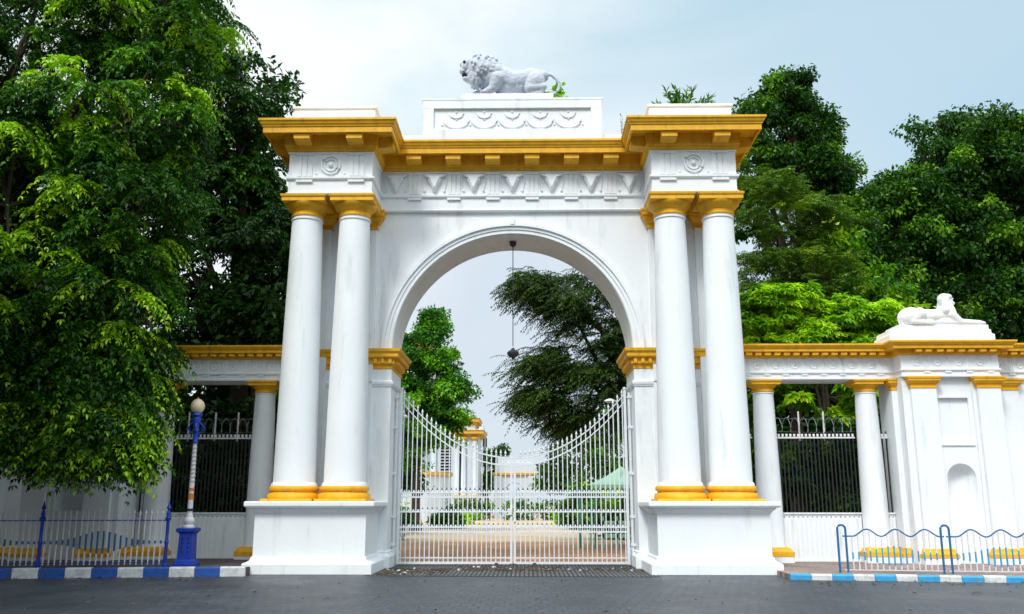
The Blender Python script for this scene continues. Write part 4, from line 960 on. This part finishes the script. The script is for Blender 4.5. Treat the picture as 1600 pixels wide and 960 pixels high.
# hedges and shrubs inside the garden
gg = 'clipped garden shrubs along the drive'
GB = [(-6.2, 19, 1.6, 1.5, 'rounded shrub left of the drive just behind the gate'), (-7.4, 26, 1.8, 1.8, 'tall yellow green shrub below the garden tree'), (-4.6, 36, 1.1, .9, 'low bush at the foot of the white pavilion'), (4.7, 20, 1.2, 1.0, 'low bush beside the green tent'),
      (6.8, 27, 1.8, 2.2, 'leafy bush behind the green tent'), (3.8, 34, 1.3, 2.4, 'upright bush right of the drive seen through the bars'), (5.6, 40, 2.0, 3.2, 'large bush at the far right of the drive')]
for x_, y_, rr, h_, l in GB: bush('garden_shrub', l, (x_, y_, h_*.5), (rr, rr*.8, h_*.55), LEAF_E if y_ in (26, 40) else LEAF_C, 120, .24, .07, (.1, .95), group=gg, bright=.3)
def hedge(name, label, x0, x1, y_, h_):
    root = empty(name, ((x0+x1)/2, y_, 0), label, 'hedge', 'low hedges closing the forecourt')
    n = int(abs(x1-x0)*22); P = np.stack([rng.uniform(x0, x1, n), y_+rng.uniform(-.5, .5, n), rng.uniform(.1, h_, n)], 1)
    V, t = tufts(P, 12, .35, .3, .1, rng.uniform(.1, .9, n)); leafmesh('foliage', V, t, LEAF_C, root)
hedge('low_hedge', 'low dark hedge closing the forecourt left of the far gatehouse', -9, -2.9, 62, 1.7)
hedge('low_hedge', 'low dark hedge closing the forecourt right of the far gatehouse', -2.0, 9, 62, 1.7)
tree('distant_tree', 'small distant tree beside the far gatehouse left of centre', 'tree', (-4.6, 88, 0), .3, [((-4.6, 88, 5.6), (2.0, 2, 2.0)), ((-3.6, 88, 7.2), (1.3, 1.3, 1.0)), ((-5, 88, 3.4), (2.4, 1.5, 1.6))], (-4.5, 88, 6.5), 'tuft', LEAF_C, per=12, srad=.8, n=7, nt=12, tr=.5, ll=.45, lw=.14, group='distant garden trees')
tree('distant_tree', 'distant dark tree right of the far gatehouse below the weeping sprays', 'tree', (5.5, 70, 0), .35, [((5.5, 70, 6), (3.2, 2.5, 2.6)), ((8, 70, 8.5), (3.2, 2.5, 2.6)), ((3.5, 70, 4), (1.8, 1.8, 2.0)), ((11, 70, 6), (3, 2.5, 4))], (6, 70, 7), 'tuft', LEAF_F, per=16, srad=1.0, n=8, nt=13, tr=.6, ll=.45, lw=.14, group='distant garden trees')
tree('distant_tree', 'wide distant tree behind the green tent', 'tree', (9.0, 46, 0), .35, [((8.5, 46, 4.5), (3.6, 2.5, 2.6)), ((6.0, 46, 3.0), (2.0, 2, 2)), ((11.5, 46, 5), (3, 2.5, 3))], (9, 46, 5.5), 'tuft', LEAF_F, per=18, srad=.9, n=8, nt=13, tr=.5, ll=.36, lw=.11, group='distant garden trees', bright=.3)
tree('distant_tree', 'dark distant tree behind the left gate leaf', 'tree', (-10.5, 38, 0), .35, [((-10.5, 38, 4.5), (3.2, 2.5, 2.8)), ((-8, 37, 2.6), (1.6, 1.6, 1.6))], (-10.5, 38, 5), 'tuft', LEAF_B, per=18, srad=.9, n=8, nt=13, tr=.5, ll=.36, lw=.11, group='distant garden trees')
# flowers of the forecourt edge
def sprout(name, label, base, spikes, L0, material, lw=.02, up=(.2, 1.2), nl=9, ll=.09):
    root = empty(name, base, label, 'plant'); P = np.repeat(np.array([base], float), 1, 0); out = []; tt = []; b = MB()
    for i in range(spikes):
        az = random.uniform(0, 6.28); el = random.uniform(*up); d = np.array([math.cos(az)*math.cos(el), math.sin(az)*math.cos(el), math.sin(el)]); Ls = L0*random.uniform(.6, 1.1)
        b.tube([base, tuple(np.array(base)+d*Ls*.5), tuple(np.array(base)+d*Ls+np.array([0, 0, -.05]))], [.008, .006, .003], 4)
        pos = np.array(base)+d*(Ls*np.linspace(.35, 1, nl))[:, None]
        for q in (0, 1):
            dv = norm(d+rng.normal(0, .7, (nl, 3))); out.append(quads(pos, dv, norm(rng.normal(0, .5, (nl, 3))+np.array([0, -.3, 1])), ll*rng.uniform(.7, 1.3, nl), lw*np.ones(nl))); tt.append(rng.uniform(.2, .9, nl))
    b.build('stem', BARK, root); leafmesh('leaves', np.concatenate(out), np.concatenate(tt), material, root)
sprout('wild_plant', 'small leafy plant sprouting behind the lion statue tail', (1.12, 1.75, 12.36), 12, .62, LEAF_E, .05, (.5, 1.4), 8, .14)
sprout('wild_plant', 'tiny green sprig beside the lion statue plant', (1.36, 1.7, 12.335), 5, .28, LEAF_E, .04, (.4, 1.3), 5, .09)
sprout('wild_plant', 'spreading weed with narrow leaves growing on the right corner block', (4.75, 2.0, 11.87), 30, .95, LEAF_F, .028, (.15, 1.4), 15, .22)
sprout('wild_plant', 'thin bare twig growing from the cornice between attic and right corner block', (2.95, 1.3, 11.2), 4, .65, LEAF_B, .01, (.8, 1.5), 5, .07)

# ------------------------------------------------------------------ things beyond the gate
# pavilion with ochre cornices
Pv = empty('garden_pavilion', (-6, 72, 0), 'white corner pavilion with two ochre cornices beside the drive', 'building')
b = MB(); b.box(-9.2, -4.55, 70, 76, 0, 8.6); b.box(-8.6, -4.9, 70.5, 75.5, 8.6, 10.4); b.box(-9.4, -4.35, 69.8, 76.2, 0, 2.0); b.build('wall', FARW, Pv)
for z_, o_ in ((8.3, .55), (9.55, .4)):
    b = MB(); x0, x1, y0, y1 = (-9.2, -4.55, 70, 76) if z_ < 9 else (-8.6, -4.9, 70.5, 75.5)
    b.block(x0, x1, y0, y1, [(.0, z_-.25), (.1, z_-.2), (.15, z_), (o_, z_+.05), (o_, z_+.3), (o_+.1, z_+.4), (0, z_+.5)]); b.build('cornice', FARG, Pv)
for x_ in (-9.0, -6.7, -6.0, -4.9): 
    c = MB().lathe(x_, 69.7, [(.3, 2.0), (.3, 2.3), (.26, 2.35), (.22, 7.7)], 14).build('column', FARW, Pv, smooth=True)
    MB().lathe(x_, 69.7, [(.36, 1.98), (.36, 2.25), (.28, 2.36)], 14).build('column_base', FARG, c)
    MB().lathe(x_, 69.7, [(.25, 7.65), (.36, 7.85), (.36, 8.02)], 14).build('capital', FARG, c)
w_ = MB().box(-8.4, -7.3, 69.95, 70.02, 4.2, 7.0).build('window', DARKWIN, Pv); b = MB()
for zz in np.arange(4.3, 7.0, .3): b.box(-8.4, -7.3, 69.9, 69.96, zz, zz+.08)
b.build('shutter_slats', FARW, w_)
b = MB(); b.box(-6.55, -6.2, 69.96, 70.02, 2.4, 7.4); b.build('window', DARKWIN, Pv)
# mansion wing behind the garden tree
Mn = empty('mansion', (-22, 80, 0), 'large white mansion with ochre cornice mostly hidden by the garden tree', 'building')
b = MB(); b.box(-32, -11.2, 78, 96, 0, 19.2); b.box(-30, -12.0, 79, 95, 19.2, 20.6); b.build('wall', FARW, Mn)
b = MB(); b.block(-32, -11.2, 78, 96, [(0, 18.2), (.3, 18.3), (.4, 18.7), (.9, 18.8), (.95, 19.3), (0, 19.4)]); b.build('cornice', FARG, Mn)
for x_ in np.arange(-30, -11.5, 3.2):
    for z_ in (3, 9, 14.5):
        f = MB().box(x_-.75, x_+.75, 77.9, 77.99, z_-.15, z_+3.1).build('window', FARW, Mn); MB().box(x_-.6, x_+.6, 77.85, 77.9, z_, z_+2.9).build('shutter', DARKWIN, f)
MB().lathe(-11.9, 78.6, [(.2, 20.6), (.3, 20.9), (.1, 21.3), (.25, 21.6), (.03, 22.6)], 10).build('finial', FARW, Mn)
# curved terrace balustrade
Tb = empty('terrace_wall', (-9, 60, 0), 'low white garden wall with ochre coping left of the pavilion', 'wall')
pth = [(-14, 58), (-10.5, 58.2), (-8.4, 59), (-7.2, 60.5), (-6.6, 62.5)]
b = MB(); b.sweep(pth, [(0, 0), (0, 3.9), (-.5, 3.9), (-.5, 0)]); b.build('wall', FARW, Tb)
b = MB(); b.sweep(pth, [(0, 3.9), (.15, 3.95), (.15, 4.25), (-.65, 4.25), (-.65, 3.95)]); b.build('coping', FARG, Tb)
# domed tower
Dt = empty('domed_tower', (-7.6, 130, 0), 'slender pale tower with small dome beyond the pavilion', 'tower')
b = MB(); b.lathe(-7.8, 130, [(1.6, 0), (1.6, 9.5), (1.8, 9.6), (1.8, 10.0), (1.35, 10.1), (1.35, 12.6), (1.6, 12.7), (1.6, 13.1), (1.1, 13.2)], 12); b.build('shaft', FARW, Dt)
MB().lathe(-7.8, 130, [(1.15, 13.1), (1.1, 13.8), (.85, 14.5), (.45, 15.0), (.12, 15.2), (.10, 16.0), (.02, 16.6)], 16).build('dome', FARW, Dt, smooth=True)
for k in range(6):
    a_ = -math.pi*(k+.5)/6; MB().box(-7.8+1.36*math.cos(a_)-.18, -7.8+1.36*math.cos(a_)+.18, 130+1.36*math.sin(a_)-.06, 130+1.36*math.sin(a_)+.06, 10.6, 12.1).build('window', DARKWIN, Dt)
# far gatehouse
Gh = empty('far_gatehouse', (-1.2, 74, 0), 'small white arched gatehouse with ochre band at the end of the drive', 'gatehouse')
ar = [(-.95+1.0*math.cos(math.pi*i/20), 2.6+1.0*math.sin(math.pi*i/20)) for i in range(21)]
b = MB(); b.prism([(-3.0, 0), (-1.95, 0)]+ar[::-1]+[(.05, 0), (1.15, 0), (1.15, 5.6), (-3.0, 5.6)], 74, 77)
b.box(-2.75, .9, 74.3, 76.7, 5.6, 6.3); b.box(-3.1, -2.3, 73.8, 77.2, 0, 4.3); b.box(.45, 1.25, 73.8, 77.2, 0, 4.3); b.build('wall', FARW, Gh)
MB().block(-3.0, 1.15, 74, 77, [(0, 4.3), (.12, 4.35), (.25, 4.4), (.25, 4.6), (0, 4.65)]).build('band', FARG, Gh)
b = MB()
for k in range(7): b.box(-1.95+k*.3, -1.92+k*.3, 75.2, 75.24, 0, 2.9)
b.box(-1.95, .05, 75.2, 75.25, 1.4, 1.46); b.build('grille', DARKI, Gh)
# sentry tent
Tn = empty('guard_tent', (3.75, 12.4, 0), 'pale green pyramid roofed tent beside the drive behind the right gate leaf', 'tent')
cx, cy, hw, ze, zt = 3.85, 12.6, 1.15, 2.22, 2.92
b = MB(); n = 8; vs = []; fs = []
for j in range(n+1):
    t = j/n; r = hw*(1-t); z = zt-(zt-ze)*((1-t)**.82)
    vs += [(cx-r, cy-r, z), (cx+r, cy-r, z), (cx+r, cy+r, z), (cx-r, cy+r, z)]
for j in range(n):
    for q in range(4): fs.append((4*j+q, 4*j+(q+1) % 4, 4*j+4+(q+1) % 4, 4*j+4+q))
b.add(vs, fs); ca = b.build('canopy', TENT, Tn)
b = MB()
for k in range(12):
    u = -hw+2*hw*k/12
    for (xa, ya, xb, yb) in ((cx+u, cy-hw, cx+u+hw/6, cy-hw), (cx+hw, cy+u, cx+hw, cy+u+hw/6)):
        b.add([(xa, ya, ze), (xb, yb, ze), (xb, yb, ze-.12), ((xa+xb)/2, (ya+yb)/2, ze-.17), (xa, ya, ze-.12)], [(0, 1, 2, 3, 4)])
b.build('valance', TENT, ca)
for q in ((-1, -1), (1, -1), (1, 1), (-1, 1)):
    MB().tube([(cx+q[0]*hw*.93, cy+q[1]*hw*.93, 0), (cx+q[0]*hw*.93, cy+q[1]*hw*.93, ze)], .03, 6).build('pole', GPOST, Tn)
b = MB().box(cx-.8, cx+.8, cy-.95, cy-.9, .75, .95); b.box(cx-.8, cx+.8, cy-.95, cy-.9, .35, .5)
for k in range(4): b.box(cx-.8+k*.5, cx-.74+k*.5, cy-.95, cy-.9, 0, 1.1)
b.build('front_rail', TENT, Tn)
b = MB().box(2.24, 2.32, 12.0, 12.08, 0, 2.05); b.box(2.2, 2.36, 11.98, 12.1, 2.05, 2.1)
tag(b.build('green_post', GPOST), 'slim green post standing left of the tent', 'post')
# garden light behind the right leaf
Gl = empty('garden_light', (3.45, 12.0, 0), 'pale lamp on a slender pole among the right trees behind the gate', 'lamp')
MB().tube([(3.75, 12, 0), (3.75, 12, 5.1), (3.7, 12, 5.25), (3.5, 12, 5.3)], .03, 6).build('pole', GATEP, Gl)
MB().lathe(3.45, 12, [(.05, 5.36), (.20, 5.30), (.22, 5.26), (.12, 5.2)], 12).build('lamp_head', GATEP, Gl, smooth=True)
# yellow kerb markers / flower tubs along the drive
for x_, y_, l in ((1.1, 43, 'yellow flowering bush at the near right corner of the forecourt'), (2.9, 42, 'red and yellow flower clump by the forecourt edge'), (-5.3, 47, 'low leafy flower clump by the left forecourt edge')):
    bush('flower_clump', l, (x_+1.6, y_, .35), (.7, .5, .4), LEAF_E, 24, .2, .06, (.3, 1), cat='flowers', group='flower clumps on the forecourt edge', bright=.5, nt=10)
